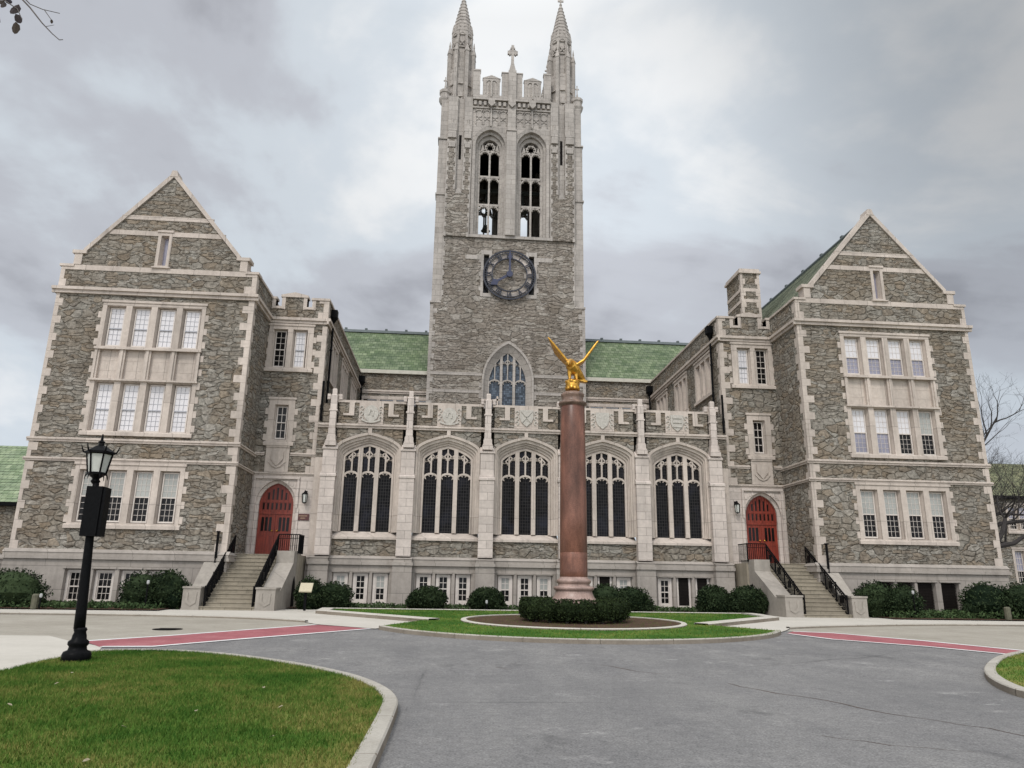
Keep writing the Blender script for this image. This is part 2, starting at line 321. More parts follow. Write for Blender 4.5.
def ground(name, stops, sc=0.25, fine=60.0, fa=0.35, rough=0.9, crack=0.0, bump=0.25, specks=0):
    m, t, b = new_mat(name); g = G_(t); v = g.co()
    n = g.math('ADD', g.math('MULTIPLY', g.noise(v, sc, 6, 0.62), 0.65), g.math('MULTIPLY', g.noise(v, sc*6, 5, 0.6), 0.35))
    c = g.ramp(n, stops)
    f = g.noise(v, fine, 3, 0.7)
    c = g.mix(fa, c, g.ramp(f, [(0.3, (.55, .55, .55)), (0.7, (1.45, 1.45, 1.45))]), 'MULTIPLY')
    m2 = g.noise(v, 9.0, 5, 0.7)
    c = g.mix(fa*0.8, c, g.ramp(m2, [(0.3, (.75, .75, .75)), (0.7, (1.25, 1.25, 1.25))]), 'MULTIPLY')
    if specks:
        vs = g.n('ShaderNodeTexVoronoi', feature='F1'); g.l(g.map(g.mix(0.12, v, g.noise(v, 5, 3, col=True)), (1, 1.6, 1)), vs.inputs['Vector']); vs.inputs['Scale'].default_value = 1.1
        sc2 = g.n('ShaderNodeSeparateColor'); g.l(vs.outputs['Color'], sc2.inputs[0])
        sel = g.ramp(sc2.outputs[0], [(0.86, (0, 0, 0)), (0.88, (1, 1, 1))]); rad = g.ramp(g.math('SUBTRACT', vs.outputs['Distance'], g.math('MULTIPLY', sc2.outputs[1], 0.16)), [(0.0, (.8, .8, .8)), (0.07, (0, 0, 0))])
        c = g.mix(g.math('MULTIPLY', sel, g.math('MULTIPLY', rad, g.ramp(m2, [(0.42, (.1, .1, .1)), (0.6, (1, 1, 1))]))), c, (.36, .35, .335))
        sf = g.math('MULTIPLY', g.ramp(g.noise(g.map(v, (1, 1.3, 1), (3.3, 1.2, 0)), 0.55, 8, 0.78), [(0.565, (0, 0, 0)), (0.67, (.7, .7, .7))]), g.ramp(g.noise(v, 16, 4, 0.7), [(0.42, (.1, .1, .1)), (0.62, (1, 1, 1))]))
        c = g.mix(sf, c, (.40, .385, .365))
        ol = g.math('MULTIPLY', g.ramp(g.noise(g.map(v, (1, .6, 1), (9.1, 4.2, 0)), 0.7, 6, 0.7), [(0.60, (0, 0, 0)), (0.70, (.5, .5, .5))]), 1.0)
        c = g.mix(ol, c, (.07, .068, .068))
        lane = g.noise(g.map(v, (0.9, 0.12, 1), (0, 0, 0), (0, 0, .35)), 1.2, 4, 0.6)
        c = g.mix(0.5, c, g.ramp(lane, [(0.35, (.86, .86, .87)), (0.65, (1.12, 1.12, 1.1))]), 'MULTIPLY')
    if crack:
        vo = g.n('ShaderNodeTexVoronoi', feature='DISTANCE_TO_EDGE')
        w = g.mix(0.16, v, g.noise(v, 0.9, 4, col=True))
        g.l(w, vo.inputs['Vector']); vo.inputs['Scale'].default_value = crack
        ck = g.ramp(vo.outputs['Distance'], [(0.0, (1, 1, 1)), (0.006, (0, 0, 0))])
        ck = g.math('MULTIPLY', ck, g.ramp(g.noise(v, 0.13, 3), [(0.5, (0, 0, 0)), (0.62, (.55, .55, .55))]))
        c = g.mix(ck, c, (.03, .03, .03))
    g.l(c, b.inputs['Base Color']); b.inputs['Roughness'].default_value = rough; b.inputs['Specular IOR Level'].default_value = 0.15
    g.l(g.bump(f, bump, 0.008), b.inputs['Normal'])
    return m
M['asphalt'] = ground('worn asphalt', [(0.30, (.143, .139, .138)), (0.5, (.178, .172, .168)), (0.70, (.218, .21, .202))], 0.30, 38, 1.0, 0.9, 0.18, 0.35, 1)
M['beige_road'] = ground('buff paving', [(0.3, (.25, .225, .185)), (0.7, (.37, .34, .29))], 0.3, 60, 0.4)
M['concrete'] = ground('pale concrete', [(0.3, (.42, .39, .34)), (0.7, (.53, .495, .44))], 0.35, 40, 0.15)
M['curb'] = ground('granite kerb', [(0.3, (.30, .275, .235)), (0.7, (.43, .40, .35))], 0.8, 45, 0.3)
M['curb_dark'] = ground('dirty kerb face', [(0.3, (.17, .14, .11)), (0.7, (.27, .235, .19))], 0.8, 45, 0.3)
M['red_paint'] = ground('faded red road paint', [(0.3, (.22, .085, .092)), (0.5, (.31, .105, .115)), (0.7, (.37, .165, .17))], 0.9, 50, 0.45)
M['white_paint'] = ground('white road paint', [(0.3, (.55, .54, .53)), (0.7, (.75, .74, .73))], 0.9, 40, 0.15)
M['mulch'] = ground('bark mulch', [(0.3, (.045, .026, .018)), (0.7, (.105, .062, .042))], 2.0, 25, 0.6, 0.95, 0, 0.9)
M['soil'] = ground('far ground', [(0.3, (.12, .12, .10)), (0.7, (.16, .16, .13))], 0.05, 10, 0.3)

# ------------------------------------------------------------------ mesh helpers
class MB:
    def __init__(s): s.v = []; s.f = []; s.mi = []; s.m = 0; s.smooth = False; s.sm = []
    def add(s, vs, fs):
        o = len(s.v); s.v += [tuple(p) for p in vs]
        for f in fs: s.f.append([o+i for i in f]); s.mi.append(s.m); s.sm.append(s.smooth)
    def quad(s, *p): s.add(p, [list(range(len(p)))])
    def box(s, x0, x1, y0, y1, z0, z1):
        s.add([(x, y, z) for z in (z0, z1) for y in (y0, y1) for x in (x0, x1)],
              [[0, 2, 3, 1], [4, 5, 7, 6], [0, 1, 5, 4], [1, 3, 7, 5], [3, 2, 6, 7], [2, 0, 4, 6]])
    def bx(s, mp, u0, u1, d0, d1, z0, z1):
        s.add([mp(u, d, z) for z in (z0, z1) for d in (d0, d1) for u in (u0, u1)],
              [[0, 2, 3, 1], [4, 5, 7, 6], [0, 1, 5, 4], [1, 3, 7, 5], [3, 2, 6, 7], [2, 0, 4, 6]])
    def wedge(s, mp, u0, u1, d0, d1, z0, z1):
        """weathering: full depth at z0, falls back to d0 at z1"""
        s.add([mp(u0, d0, z0), mp(u1, d0, z0), mp(u0, d1, z0), mp(u1, d1, z0), mp(u0, d0, z1), mp(u1, d0, z1)],
              [[0, 1, 3, 2], [2, 3, 5, 4], [0, 2, 4], [1, 5, 3], [0, 4, 5, 1]])
    def prism(s, mp, poly, d0, d1):
        n = len(poly)
        s.add([mp(u, d0, z) for u, z in poly]+[mp(u, d1, z) for u, z in poly],
              [list(range(n-1, -1, -1)), list(range(n, 2*n))]+[[i, (i+1) % n, n+(i+1) % n, n+i] for i in range(n)])
    def loft(s, A, B, close=False):
        n = len(A); o = len(A)
        s.add(list(A)+list(B), [[i, (i+1) % n, o+(i+1) % n, o+i] for i in range(n if close else n-1)])
    def strip(s, mp, pts, w, d0, d1):
        """a bar of rectangular section following a polyline in the wall plane"""
        n = len(pts); L = []; R = []
        for i, (u, z) in enumerate(pts):
            a = pts[max(0, i-1)]; b = pts[min(n-1, i+1)]
            tx, tz = b[0]-a[0], b[1]-a[1]; l = hypot(tx, tz) or 1
            nx, nz = -tz/l*w/2, tx/l*w/2
            L.append((u+nx, z+nz)); R.append((u-nx, z-nz))
        vs = []
        for l, r in zip(L, R): vs += [mp(l[0], d1, l[1]), mp(r[0], d1, r[1]), mp(r[0], d0, r[1]), mp(l[0], d0, l[1])]
        fs = []
        for i in range(n-1):
            for k in range(4): fs.append([4*i+k, 4*i+(k+1) % 4, 4*i+4+(k+1) % 4, 4*i+4+k])
        fs += [[3, 2, 1, 0], [4*n-4, 4*n-3, 4*n-2, 4*n-1]]
        s.add(vs, fs)
    def lathe(s, prof, cx, cy, n=32, rot=0.0, sx=1.0, sy=1.0, cap=True):
        vs = []
        for r, z in prof:
            for i in range(n):
                a = rot+2*pi*i/n; vs.append((cx+r*cos(a)*sx, cy+r*sin(a)*sy, z))
        fs = []
        for j in range(len(prof)-1):
            for i in range(n): fs.append([j*n+i, j*n+(i+1) % n, (j+1)*n+(i+1) % n, (j+1)*n+i])
        if cap: fs += [list(range(n-1, -1, -1)), list(range((len(prof)-1)*n, len(prof)*n))]
        s.add(vs, fs)
    def tube(s, pts, rad, n=8, cap=True):
        pts = [Vector(p) for p in pts]; m = len(pts)
        if isinstance(rad, (int, float)): rad = [rad]*m
        vs = []; ref = None
        for i, p in enumerate(pts):
            t = (pts[min(m-1, i+1)]-pts[max(0, i-1)]).normalized()
            if ref is None: ref = Vector((0, 0, 1)) if abs(t.z) < 0.9 else Vector((1, 0, 0))
            a = t.cross(ref).normalized(); b = t.cross(a); ref = -t.cross(a) if False else ref
            for k in range(n): vs.append(p+(a*cos(2*pi*k/n)+b*sin(2*pi*k/n))*rad[i])
        fs = [[i*n+k, i*n+(k+1) % n, (i+1)*n+(k+1) % n, (i+1)*n+k] for i in range(m-1) for k in range(n)]
        if cap: fs += [list(range(n-1, -1, -1)), list(range((m-1)*n, m*n))]
        s.add(vs, fs)
    def ball(s, c, r, n=12, m=8, sx=1, sy=1, sz=1):
        s.lathe([(max(1e-4, r*sin(pi*j/m)), c[2]-r*cos(pi*j/m)*sz) for j in range(m+1)], c[0], c[1], n, 0, sx, sy)

def T_(o, label=None, cat=None, group=None, kind=None):
    if label: o['label'] = label
    if cat: o['category'] = cat
    if group: o['group'] = group
    if kind: o['kind'] = kind
    return o
def build(name, mb, mats, parent=None, smooth=None):
    me = bpy.data.meshes.new(name); me.from_pydata(mb.v, [], mb.f)
    if not isinstance(mats, (list, tuple)): mats = [mats]
    for k in mats: me.materials.append(M[k] if isinstance(k, str) else k)
    me.polygons.foreach_set('material_index', mb.mi)
    me.polygons.foreach_set('use_smooth', mb.sm if smooth is None else [smooth]*len(mb.f))
    me.update()
    o = bpy.data.objects.new(name, me); COL.objects.link(o)
    if parent is not None: adopt(o, parent)
    return o
def world_of(o):
    m = o.matrix_basis.copy()
    return m if o.parent is None else world_of(o.parent) @ o.matrix_parent_inverse @ m
def adopt(o, parent):
    o.parent = parent; o.matrix_parent_inverse = world_of(parent).inverted()
def thing(name, loc, label, cat, group=None):
    o = bpy.data.objects.new(name, None); COL.objects.link(o); o.location = loc; o.empty_display_size = 0.3
    return T_(o, label, cat, group)

def front(Y): return lambda u, d, z: (u, Y-d, z)
def facing_right(X): return lambda u, d, z: (X+d, u, z)
def facing_left(X): return lambda u, d, z: (X-d, u, z)
def facing_back(Y): return lambda u, d, z: (u, Y+d, z)

def wall(mb, mp, u0, u1, z0, z1, holes=(), d=0.0, extra=()):
    """z1 may be a function of u; a hole is (ua, ub, zb, zt) where zt may be a function of u"""
    top = z1 if callable(z1) else (lambda u: z1)
    cuts = {u0, u1, *extra}
    for ua, ub, zb, zt in holes:
        cuts |= {ua, ub}
        if callable(zt): cuts |= {ua+(ub-ua)*i/16 for i in range(1, 16)}
    cuts = sorted(c for c in cuts if u0-1e-6 <= c <= u1+1e-6)
    for a, b in zip(cuts, cuts[1:]):
        if b-a < 1e-5: continue
        mid = (a+b)/2; ca = cb = z0
        for ua, ub, zb, zt in sorted((h for h in holes if h[0] < mid < h[1]), key=lambda h: h[2]):
            if zb-min(ca, cb) > 1e-4: mb.quad(mp(a, d, ca), mp(b, d, cb), mp(b, d, zb), mp(a, d, zb))
            f = zt if callable(zt) else (lambda u, q=zt: q)
            ca, cb = f(a), f(b)
        ta, tb = top(a), top(b)
        if max(ta-ca, tb-cb) > 1e-4: mb.quad(mp(a, d, ca), mp(b, d, cb), mp(b, d, max(tb, cb)), mp(a, d, max(ta, ca)))

def tudor(uc, h, zs, r):
    def f(u):
        t = min(1.0, abs(u-uc)/h)
        return zs+r*(0.42*(1-t)+0.58*sqrt(max(0, 1-t*t)))
    return f
def pointed(uc, h, zs, r):
    R = (r*r+h*h)/(2*h)
    def f(u):
        t = min(h, abs(u-uc)); return zs+sqrt(max(0, R*R-(t+R-h)**2))
    return f
def arch_curve(fn, uc, h, zb, n=20):
    us = [uc-h*cos(pi*i/n) for i in range(n+1)]
    return [(uc-h, zb)]+[(u, fn(u)) for u in us]+[(uc+h, zb)]
def L3(mp, c, d): return [mp(u, d, z) for u, z in c]

def quoins(mb, X, Y, sx, sy, z0, z1, h=0.42, a=0.24, b=0.52, proud=0.018):
    """toothed corner stones; sx, sy point from the corner into the two walls"""
    z = z0; i = 0
    while z < z1-0.1:
        zt = min(z1, z+h*(1.28 if i % 2 else .92)); la, lb = (a, b*.8) if i % 2 else (b, a)
        la *= 1+0.16*random.uniform(-1, 1); lb *= 1+0.16*random.uniform(-1, 1)
        xs = sorted((X-sx*proud, X+sx*la)); ys = sorted((Y-sy*proud, Y+sy*lb))
        mb.box(xs[0], xs[1], ys[0], ys[1], z, zt-0.008); z = zt; i += 1
def band(mb, mp, u0, u1, z0, z1, p, lip=0.05):
    """string course: a weathered slab over a smaller bed moulding"""
    h = z1-z0
    mb.bx(mp, u0, u1, 0, p*0.55, z0, z0+h*0.45)
    mb.bx(mp, u0, u1, 0, p, z0+h*0.45, z1-lip)
    mb.wedge(mp, u0, u1, 0, p, z1-lip, z1)

# ------------------------------------------------------------------ windows
def sash(parent, mp, uc, w, z0, z1, zm, d, cols=3, rows=(3, 3), top='glass_blind', bot='glass_blind', bars='wood', bw=0.020, label=None, rows_off=0.03):
    mb = MB(); u0, u1 = uc-w/2, uc+w/2; fr = 0.055
    mb.m = 0
    mb.bx(mp, u0, u0+fr, d-.06, d+.02, z0, z1); mb.bx(mp, u1-fr, u1, d-.06, d+.02, z0, z1)
    mb.bx(mp, u0+fr, u1-fr, d-.06, d+.02, z1-fr, z1); mb.bx(mp, u0+fr, u1-fr, d-.06, d+.02, z0, z0+fr*1.4)
    a, b = u0+fr, u1-fr
    if zm:
        mb.m = 0 if bars == 'wood' else 1
        mb.bx(mp, a, b, d-.05, d+.012, zm-.028, zm+.028)
    mb.m = 1
    for lo, hi, k, dd in ((z0+fr*1.4, (zm or z1)-0.028, rows[0], d-.045), ((zm or z1)+.028, z1-fr, rows[1], d-.015)):
        if hi-lo < 0.1: continue
        for i in range(1, cols): mb.bx(mp, a+(b-a)*i/cols-bw/2, a+(b-a)*i/cols+bw/2, dd-.01, dd+.012, lo, hi)
        for j in range(1, k):
            zz = lo+(hi-lo)*j/k
            for i in range(cols):
                mb.bx(mp, a+(b-a)*i/cols+bw/2, a+(b-a)*(i+1)/cols-bw/2, dd-.009, dd+.010, zz-bw/2, zz+bw/2)
    mb.m = 2
    if zm: mb.quad(mp(a, d-.02, zm), mp(b, d-.02, zm), mp(b, d-.02, z1-fr), mp(a, d-.02, z1-fr))
    mb.m = 3
    zt = zm if zm else z1-fr
    mb.quad(mp(a, d-.05, z0+fr), mp(b, d-.05, z0+fr), mp(b, d-.05, zt), mp(a, d-.05, zt))
    o = build('sash', mb, ['wood', bars if bars != 'wood' else 'wood', top, bot], parent)
    if label: o['label'] = label
    return o

def stone_group(parent, mp, u0, u1, z0, z1, lights, tiers, tooth=True, name='window', sill=0.22, mat='lime_trim', depth=0.34, wide=()):
    """limestone surround with mullions: lights = [(ua, ub)], tiers = [(za, zb)] openings; the rest is stone"""
    mb = MB(); lights = sorted(lights); tiers = sorted(tiers)
    holes = [(a, b, c, e) for a, b in lights for c, e in tiers]
    wall(mb, mp, u0, u1, z0, z1, holes, 0.035)
    # chamfered reveals
    ch = 0.10
    for a, b in lights:
        for c, e in tiers:
            o = [(a, c), (b, c), (b, e), (a, e)]; i = [(a+ch, c+.05), (b-ch, c+.05), (b-ch, e-.05), (a+ch, e-.05)]
            if c in wide: mb.loft(L3(mp, o, .035), L3(mp, o, -.14), True); continue
            mb.loft(L3(mp, o, .035), L3(mp, o, -.06), True); mb.loft(L3(mp, o, -.06), L3(mp, i, -depth), True)
    # returns of the proud surround, sill, head
    mb.loft(L3(mp, [(u0, z0), (u1, z0), (u1, z1), (u0, z1)], .035), L3(mp, [(u0, z0), (u1, z0), (u1, z1), (u0, z1)], -.08), True)
    mb.bx(mp, u0-.10, u1+.10, -.05, .13, z0-.03, z0+sill*0.6); mb.wedge(mp, u0-.10, u1+.10, -.05, .13, z0+sill*0.6, z0+sill)
    mb.bx(mp, u0-.06, u1+.06, -.05, .085, z1-.05, z1+.07)
    if tooth:
        z = z0+.25; k = 0
        while z < z1-.45:
            if k % 2 == 0:
                mb.bx(mp, u0-.17, u0-.003, -.05, .022, z, z+.34); mb.bx(mp, u1+.003, u1+.17, -.05, .022, z, z+.34)
            z += .36; k += 1
    return build(name, mb, mat, parent)

def cusped_light(mb, mp, uc, w, z0, zh, bar, d0, d1, cusp=True):
    """arched, cusped head of one light between two mullion centre lines"""
    h = w/2; f = pointed(uc, h, zh-h*0.95, h*0.95)
    pts = [(uc-h*cos(pi*i/12), f(uc-h*cos(pi*i/12))) for i in range(13)]
    mb.strip(mp, pts, bar, d0, d1)
    if cusp:
        for sgn in (-1, 1):
            for t, q in ((0.80, 0.30), (0.36, 0.26)):
                u = uc+sgn*h*t; z = f(u); tip = (uc+sgn*h*(t-0.26), z-h*q-0.02)
                mb.prism(mp, [(u-0.06*sgn, z+.02), (u+0.06*sgn, z-.06), tip], d0+.03, d1-.03)

LIN = lambda a, b, n=28: [a+(b-a)*i/n for i in range(n+1)]
def gothic_window(parent, mp, uc, h, zb, zs, rise, zt, arch, glassmat, lights=3, bar=0.15, sub=0.075, d=-0.36, mat='lime_trim', name='gothic_window', label=None, transoms=()):
    """tracery bars in front of leaded glass; the window part is the glass sheet's stone sill"""
    fn = arch(uc, h, zs, rise); d0, d1 = d-.10, d+.06
    mb = MB(); pit = 2*h/lights
    mb.strip(mp, [(u, z) for u, z in arch_curve(fn, uc, h-.03, zb)], .10, d0-.05, d1+.03)
    for i in range(1, lights):
        u = uc-h+pit*i; mb.bx(mp, u-bar/2, u+bar/2, d0, d1+.05, zb, fn(u))
    for i in range(lights):
        c = uc-h+pit*(i+.5)
        cusped_light(mb, mp, c, pit-.02, zb, zt, sub*1.25, d0, d1)
        ua, ub = c-pit/2, c+pit/2
        # two small lights above each main light
        mb.bx(mp, c-sub/2, c+sub/2, d0+.01, d1-.01, zt-.02, fn(c)-.02)
        for k in (-1, 1):
            cc = c+k*pit/4; topz = min(fn(cc-pit/5), fn(cc+pit/5))-.10
            zh = min(topz, zt+(fn(uc)-zt)*0.62)
            if zh-zt > .25:
                cusped_light(mb, mp, cc, pit/2-.03, zt, zh, sub*.8, d0+.015, d1-.015, True)
                mb.strip(mp, [(cc, zh), (c, min(fn(c)-.03, zh+.26))], sub*.75, d0+.015, d1-.015)
                e = cc+k*pit/4
                mb.strip(mp, [(cc, zh), (e, min(fn(e)-.03 if abs(e-uc) < h-.05 else zh, zh+.22))], sub*.75, d0+.015, d1-.015)
    for z in transoms: mb.bx(mp, uc-h, uc+h, d0, d1+.02, z-.07, z+.07)
    ws = MB(); wall(ws, mp, uc-h, uc+h, zb, fn, [], d-.06, LIN(uc-h, uc+h))
    # glass is the window itself; stone tracery and sill are its sub-parts
    w = build(name, ws, glassmat, parent)
    if label: w['label'] = label
    build('tracery', mb, mat, w)
    return w

# ------------------------------------------------------------------ the hall
XC = 3.93
HALL = thing('college_hall', (XC, 40, 0.3), 'grey stone gothic college hall with tall clock tower, two gabled wings and green roofs', 'building')
YW, YB, YH = 36.8, 40.1, 39.9
def cx(s, r): return XC+s*r          # s = -1 left wing, +1 right wing

def gable_wing(s):
    xi, xo = cx(s, 14.53), cx(s, 24.33); x0, x1 = min(xi, xo), max(xi, xo); c = (x0+x1)/2
    yb = 66.0; mp = front(YW); inner = facing_right(xi) if s < 0 else facing_left(xi); outer = facing_left(xo) if s < 0 else facing_right(xo)
    groups = [(-2.55, 2.55, 8.3, 15.2), (-2.55, 2.55, 3.86, 6.9)]
    apex, kx, kz = 22.55, 3.98, 17.75
    def gtop(u):
        t = abs(u-c)
        return 17.75 if t > kx else kz+(apex-kz)*(1-t/kx)
    mb = MB()
    slit = (c-.36, c+.36, 17.15, 19.2)
    wall(mb, mp, x0, x1, 2.8, 15.6, [(c+a, c+b, z0, z1) for a, b, z0, z1 in groups])
    wall(mb, mp, x0, x1, 15.6, 17.02)
    wall(mb, mp, c-4.33, c+4.33, 17.02, gtop, [slit], 0, (c-kx, c, c+kx))
    for m_, ya in ((inner, YW), (outer, YW)): wall(mb, m_, ya, yb, 0.0, 17.02)
    wall(mb, facing_back(yb), x0, x1, 0, lambda u: 17.0+5.4*(1-abs(u-c)/4.9), [], 0, (c,))
    # back of gable and the top of the low end blocks
    wall(mb, facing_back(YW+.55), c-4.33, c+4.33, 16.0, gtop, [slit], 0, (c-kx, c, c+kx))
    wall(mb, facing_back(YW+.55), x0, x1, 16.4, 17.02)
    for e in (-4.33, 4.33): mb.quad((c+e, YW, 16.9), (c+e, YW+.55, 16.9), (c+e, YW+.55, 17.75), (c+e, YW, 17.75))
    w = build('gable_wing', mb, 'rubble', HALL)
    # dressings
    for X, sx in ((x0, 1), (x1, -1)):
        for za, zb_ in ((2.86, 15.55), (15.95, 17.0)): q = MB(); k_ = 1 if X == xi else .72; quoins(q, X, YW, sx, 1, za, zb_, a=.24*k_, b=.52*k_); build('quoins', q, 'lime_trim', w)
    b = MB()
    si, so = (x1, x0) if s < 0 else (x0, x1)
    for z0, z1, p in ((7.92, 8.14, .12), (6.98, 7.17, .12), (15.55, 15.92, .22)):
        band(b, mp, x0-p, x1+p, z0, z1, p)
        band(b, inner, YW+.001, YB+.0, z0, z1, p); band(b, outer, YW+.001, yb, z0, z1, p)
    for z0, z1, hw in ((16.86, 17.13, 4.9), (18.94, 19.20, 3.05), (19.84, 20.07, 2.35)):
        for a, e in ((-hw, -.36), (.36, hw)) if z0 > 18 and z0 < 19.5 else ((-hw, hw),):
            b.bx(mp, c+a, c+e, -.05, .03, z0, z1)
    build('belt_course', b, 'lime_trim', w)
    k = MB()
    # low end blocks, kneelers and raking coping
    for e in (-1, 1):
        a0, a1 = sorted((c+e*4.30, c+e*5.0)); k.bx(mp, a0, a1, -.62, .08, 17.02, 17.15)
        a0, a1 = sorted((c+e*3.78, c+e*4.48)); k.bx(mp, a0, a1, -.62, .10, 17.75, 17.93)
        a0, a1 = sorted((c+e*3.98, c+e*4.36)); k.bx(mp, a0, a1, -.60, .05, 17.15, 17.75)
        P0 = (c+e*3.95, 17.72); P1 = (c, 22.50); dz = .24
        k.prism(mp, [(P0[0], P0[1]), (P0[0]-e*.0, P0[1]+.30), (P1[0], P1[1]+dz), (P1[0], P1[1]-.10)], -.62, .09)
    k.prism(mp, [(c-.22, 22.42), (c-.12, 22.78), (c+.12, 22.78), (c+.22, 22.42)], -.64, .11)
    build('coping', k, 'lime_trim', w)
    p = MB()
    bas = [(-2.16, -1.32), (-0.88, -.04), (.28, 1.12), (1.50, 2.34)]
    if s > 0: bas = [(-2.0, -1.2), (-.9, -.1), (.16, 1.0), (1.4, 2.24)]
    bh = [(c+a-.06, c+e+.06, .42, 1.98) for a, e in bas]
    wall(p, mp, x0-.12, x1+.12, 0, 2.42, bh, .12)
    for m_, ya in ((inner, YW-.12), (outer, YW-.12)): wall(p, m_, ya, YB if m_ is inner else yb, 0, 2.42, [], .12)
    for m_, a, e, k_ in ((mp, x0, x1, 1), (inner, YW+.002, YB, 0), (outer, YW+.002, yb, 0)):
        p.bx(m_, a-.24*k_, e+.24*k_, .0, .24, 2.42, 2.56); p.bx(m_, a-.17*k_, e+.17*k_, .0, .17, 2.56, 2.72); p.wedge(m_, a-.2*k_, e+.2*k_, .0, .20, 2.72, 2.88)
    for a, e, z0, z1 in bh:
        o = [(a, z0), (e, z0), (e, z1), (a, z1)]; i = [(a+.05, z0+.03), (e-.05, z0+.03), (e-.05, z1-.03), (a+.05, z1-.03)]
        p.loft(L3(mp, o, .12), L3(mp, i, -.22), True)
        p.bx(mp, a-.08, e+.08, .05, .18, z1+.02, z1+.10); p.bx(mp, a-.04, e+.04, .05, .17, z0-.10, z0)
    build('plinth', p, 'plinth', w)
    # big two-tier window with blank stone panels between
    lc = [c+(i-1.5)*1.245 for i in range(4)]
    lights = [(u-.47, u+.47) for u in lc]
    g = stone_group(HALL, mp, c-2.55, c+2.55, 8.3, 15.2, lights, [(8.48, 10.98), (11.11, 12.64), (12.82, 14.98)], wide=(11.11,))
    g['label'] = 'tall eight light window in two tiers with blank stone panels between'
    pn = MB()
    for u in lc:
        pn.quad(mp(u-.6, -.13, 11.05), mp(u+.6, -.13, 11.05), mp(u+.6, -.13, 12.7), mp(u-.6, -.13, 12.7))
        for zz in (11.60, 12.12): pn.bx(mp, u-.45, u+.45, -.13, -.122, zz-.014, zz+.014)
        for uu, za, zb_ in ((u-.1, 11.61, 12.11), (u+.2, 12.13, 12.62), (u+.15, 11.13, 11.59)): pn.bx(mp, uu-.012, uu+.012, -.13, -.123, za, zb_)
    pn.bx(mp, c-2.6, c+2.6, 0, .16, 12.64, 12.76); pn.bx(mp, c-2.6, c+2.6, 0, .16, 11.02, 11.11)
    for u in [c+(i-2)*1.245 for i in range(5)]: pn.bx(mp, u-.06, u+.06, -.30, .10, 11.11, 12.64)
    build('blank_panel', pn, 'lime_trim', g)
    for i, u in enumerate(lc):
        if s < 0:
            sash(g, mp, u, .74, 8.53, 10.93, 9.62, -.20, 3, (4, 4), 'glass_blind', 'glass_blind', 'muntin_dark', .013)
            sash(g, mp, u, .74, 12.87, 14.93, 13.82, -.20, 3, (3, 4), 'glass_blind', 'glass_blind', 'muntin_dark', .013)
        else:
            sash(g, mp, u, .74, 8.53, 10.93, 9.66, -.20, 3, (4, 4), 'glass_blind' if i < 3 else 'glass_grey', 'glass_lilac' if i < 2 else 'glass_dark', 'wood', .013)
            sash(g, mp, u, .74, 12.87, 14.93, 13.85, -.20, 3, (4, 3), 'glass_blind', 'glass_lilac', 'wood' , .013)
    g = stone_group(HALL, mp, c-2.55, c+2.55, 3.86, 6.9, lights, [(4.10, 6.62)])
    for i, u in enumerate(lc): sash(g, mp, u, .74, 4.15, 6.57, 5.36, -.20, 3, (4, 4), 'glass_grey', 'glass_dark', 'wood', .016)
    # slit in the gable
    g = stone_group(HALL, mp, slit[0], slit[1], slit[2], slit[3], [(c-.20, c+.20)], [(17.28, 18.98)], False, 'window', .08)
    mbs = MB(); mbs.quad(mp(c-.15, -.3, 17.3), mp(c+.15, -.3, 17.3), mp(c+.15, -.3, 18.95), mp(c-.15, -.3, 18.95)); build('slit_glass', mbs, 'glass_lilac', g)
    # basement windows: sashes on the left wing, louvred areas on the right
    for n_, (a, e) in enumerate(bas):
        if s < 0:
            fr = MB(); fr.bx(mp, c+a-.02, c+a+.10, -.19, -.08, .45, 1.95); fr.bx(mp, c+e-.10, c+e+.02, -.19, -.08, .45, 1.95); fr.bx(mp, c+a+.10, c+e-.10, -.19, -.08, 1.85, 1.95); fr.bx(mp, c+a+.10, c+e-.10, -.19, -.08, .45, .56)
            wf = build('basement_window', fr, 'wood', HALL)
            sash(wf, mp, c+(a+e)/2, e-a-.18, .55, 1.86, 1.2, -.15, 3, (2, 2), 'glass_dark', 'glass_dark', 'wood', .020)
        else:
            lv = MB(); z = .50
            while z < 1.92: lv.bx(mp, c+a, c+e, -.16, -.07, z, z+.035); z += .075
            lv.quad(mp(c+a-.05, -.18, .42), mp(c+e+.05, -.18, .42), mp(c+e+.05, -.18, 1.98), mp(c+a-.05, -.18, 1.98))
            build('basement_louvre', lv, 'louvre', HALL)
    # roof: stepped slate courses on both slopes, ridge cap with knobs
    r = MB(); n = 30; rz, ez = 22.35, 17.0; hw = 4.75
    for e in (-1, 1):
        for i in range(n):
            t0, t1 = i/n, (i+1)/n
            xa, xb = c+e*hw*(1-t0), c+e*hw*(1-t1); za, zb_ = ez+(rz-ez)*t0, ez+(rz-ez)*t1
            r.quad((xa, YW+.5, za+.05), (xa, yb, za+.05), (xb, yb, zb_+.01), (xb, YW+.5, zb_+.01)); r.quad((xa, YW+.5, za), (xa, yb, za), (xa, yb, za+.05), (xa, YW+.5, za+.05))
    ro = build('roof', r, 'slate_y', HALL)
    rc = MB(); rc.tube([(c, YW+.6, rz+.02), (c, yb, rz+.02)], .14, 8)
    for y in np.arange(YW+3, yb, 2.6): rc.box(c-.09, c+.09, y-.12, y+.12, rz+.10, rz+.26)
    build('ridge_cap', rc, 'lead', ro)
    cp = MB()
    for m_ in (inner, outer): cp.bx(m_, YW+.63, yb, -.45, .07, 17.02, 17.15)
    build('parapet_coping', cp, 'lime_trim', w)
    return w
gable_wing(-1); gable_wing(1)

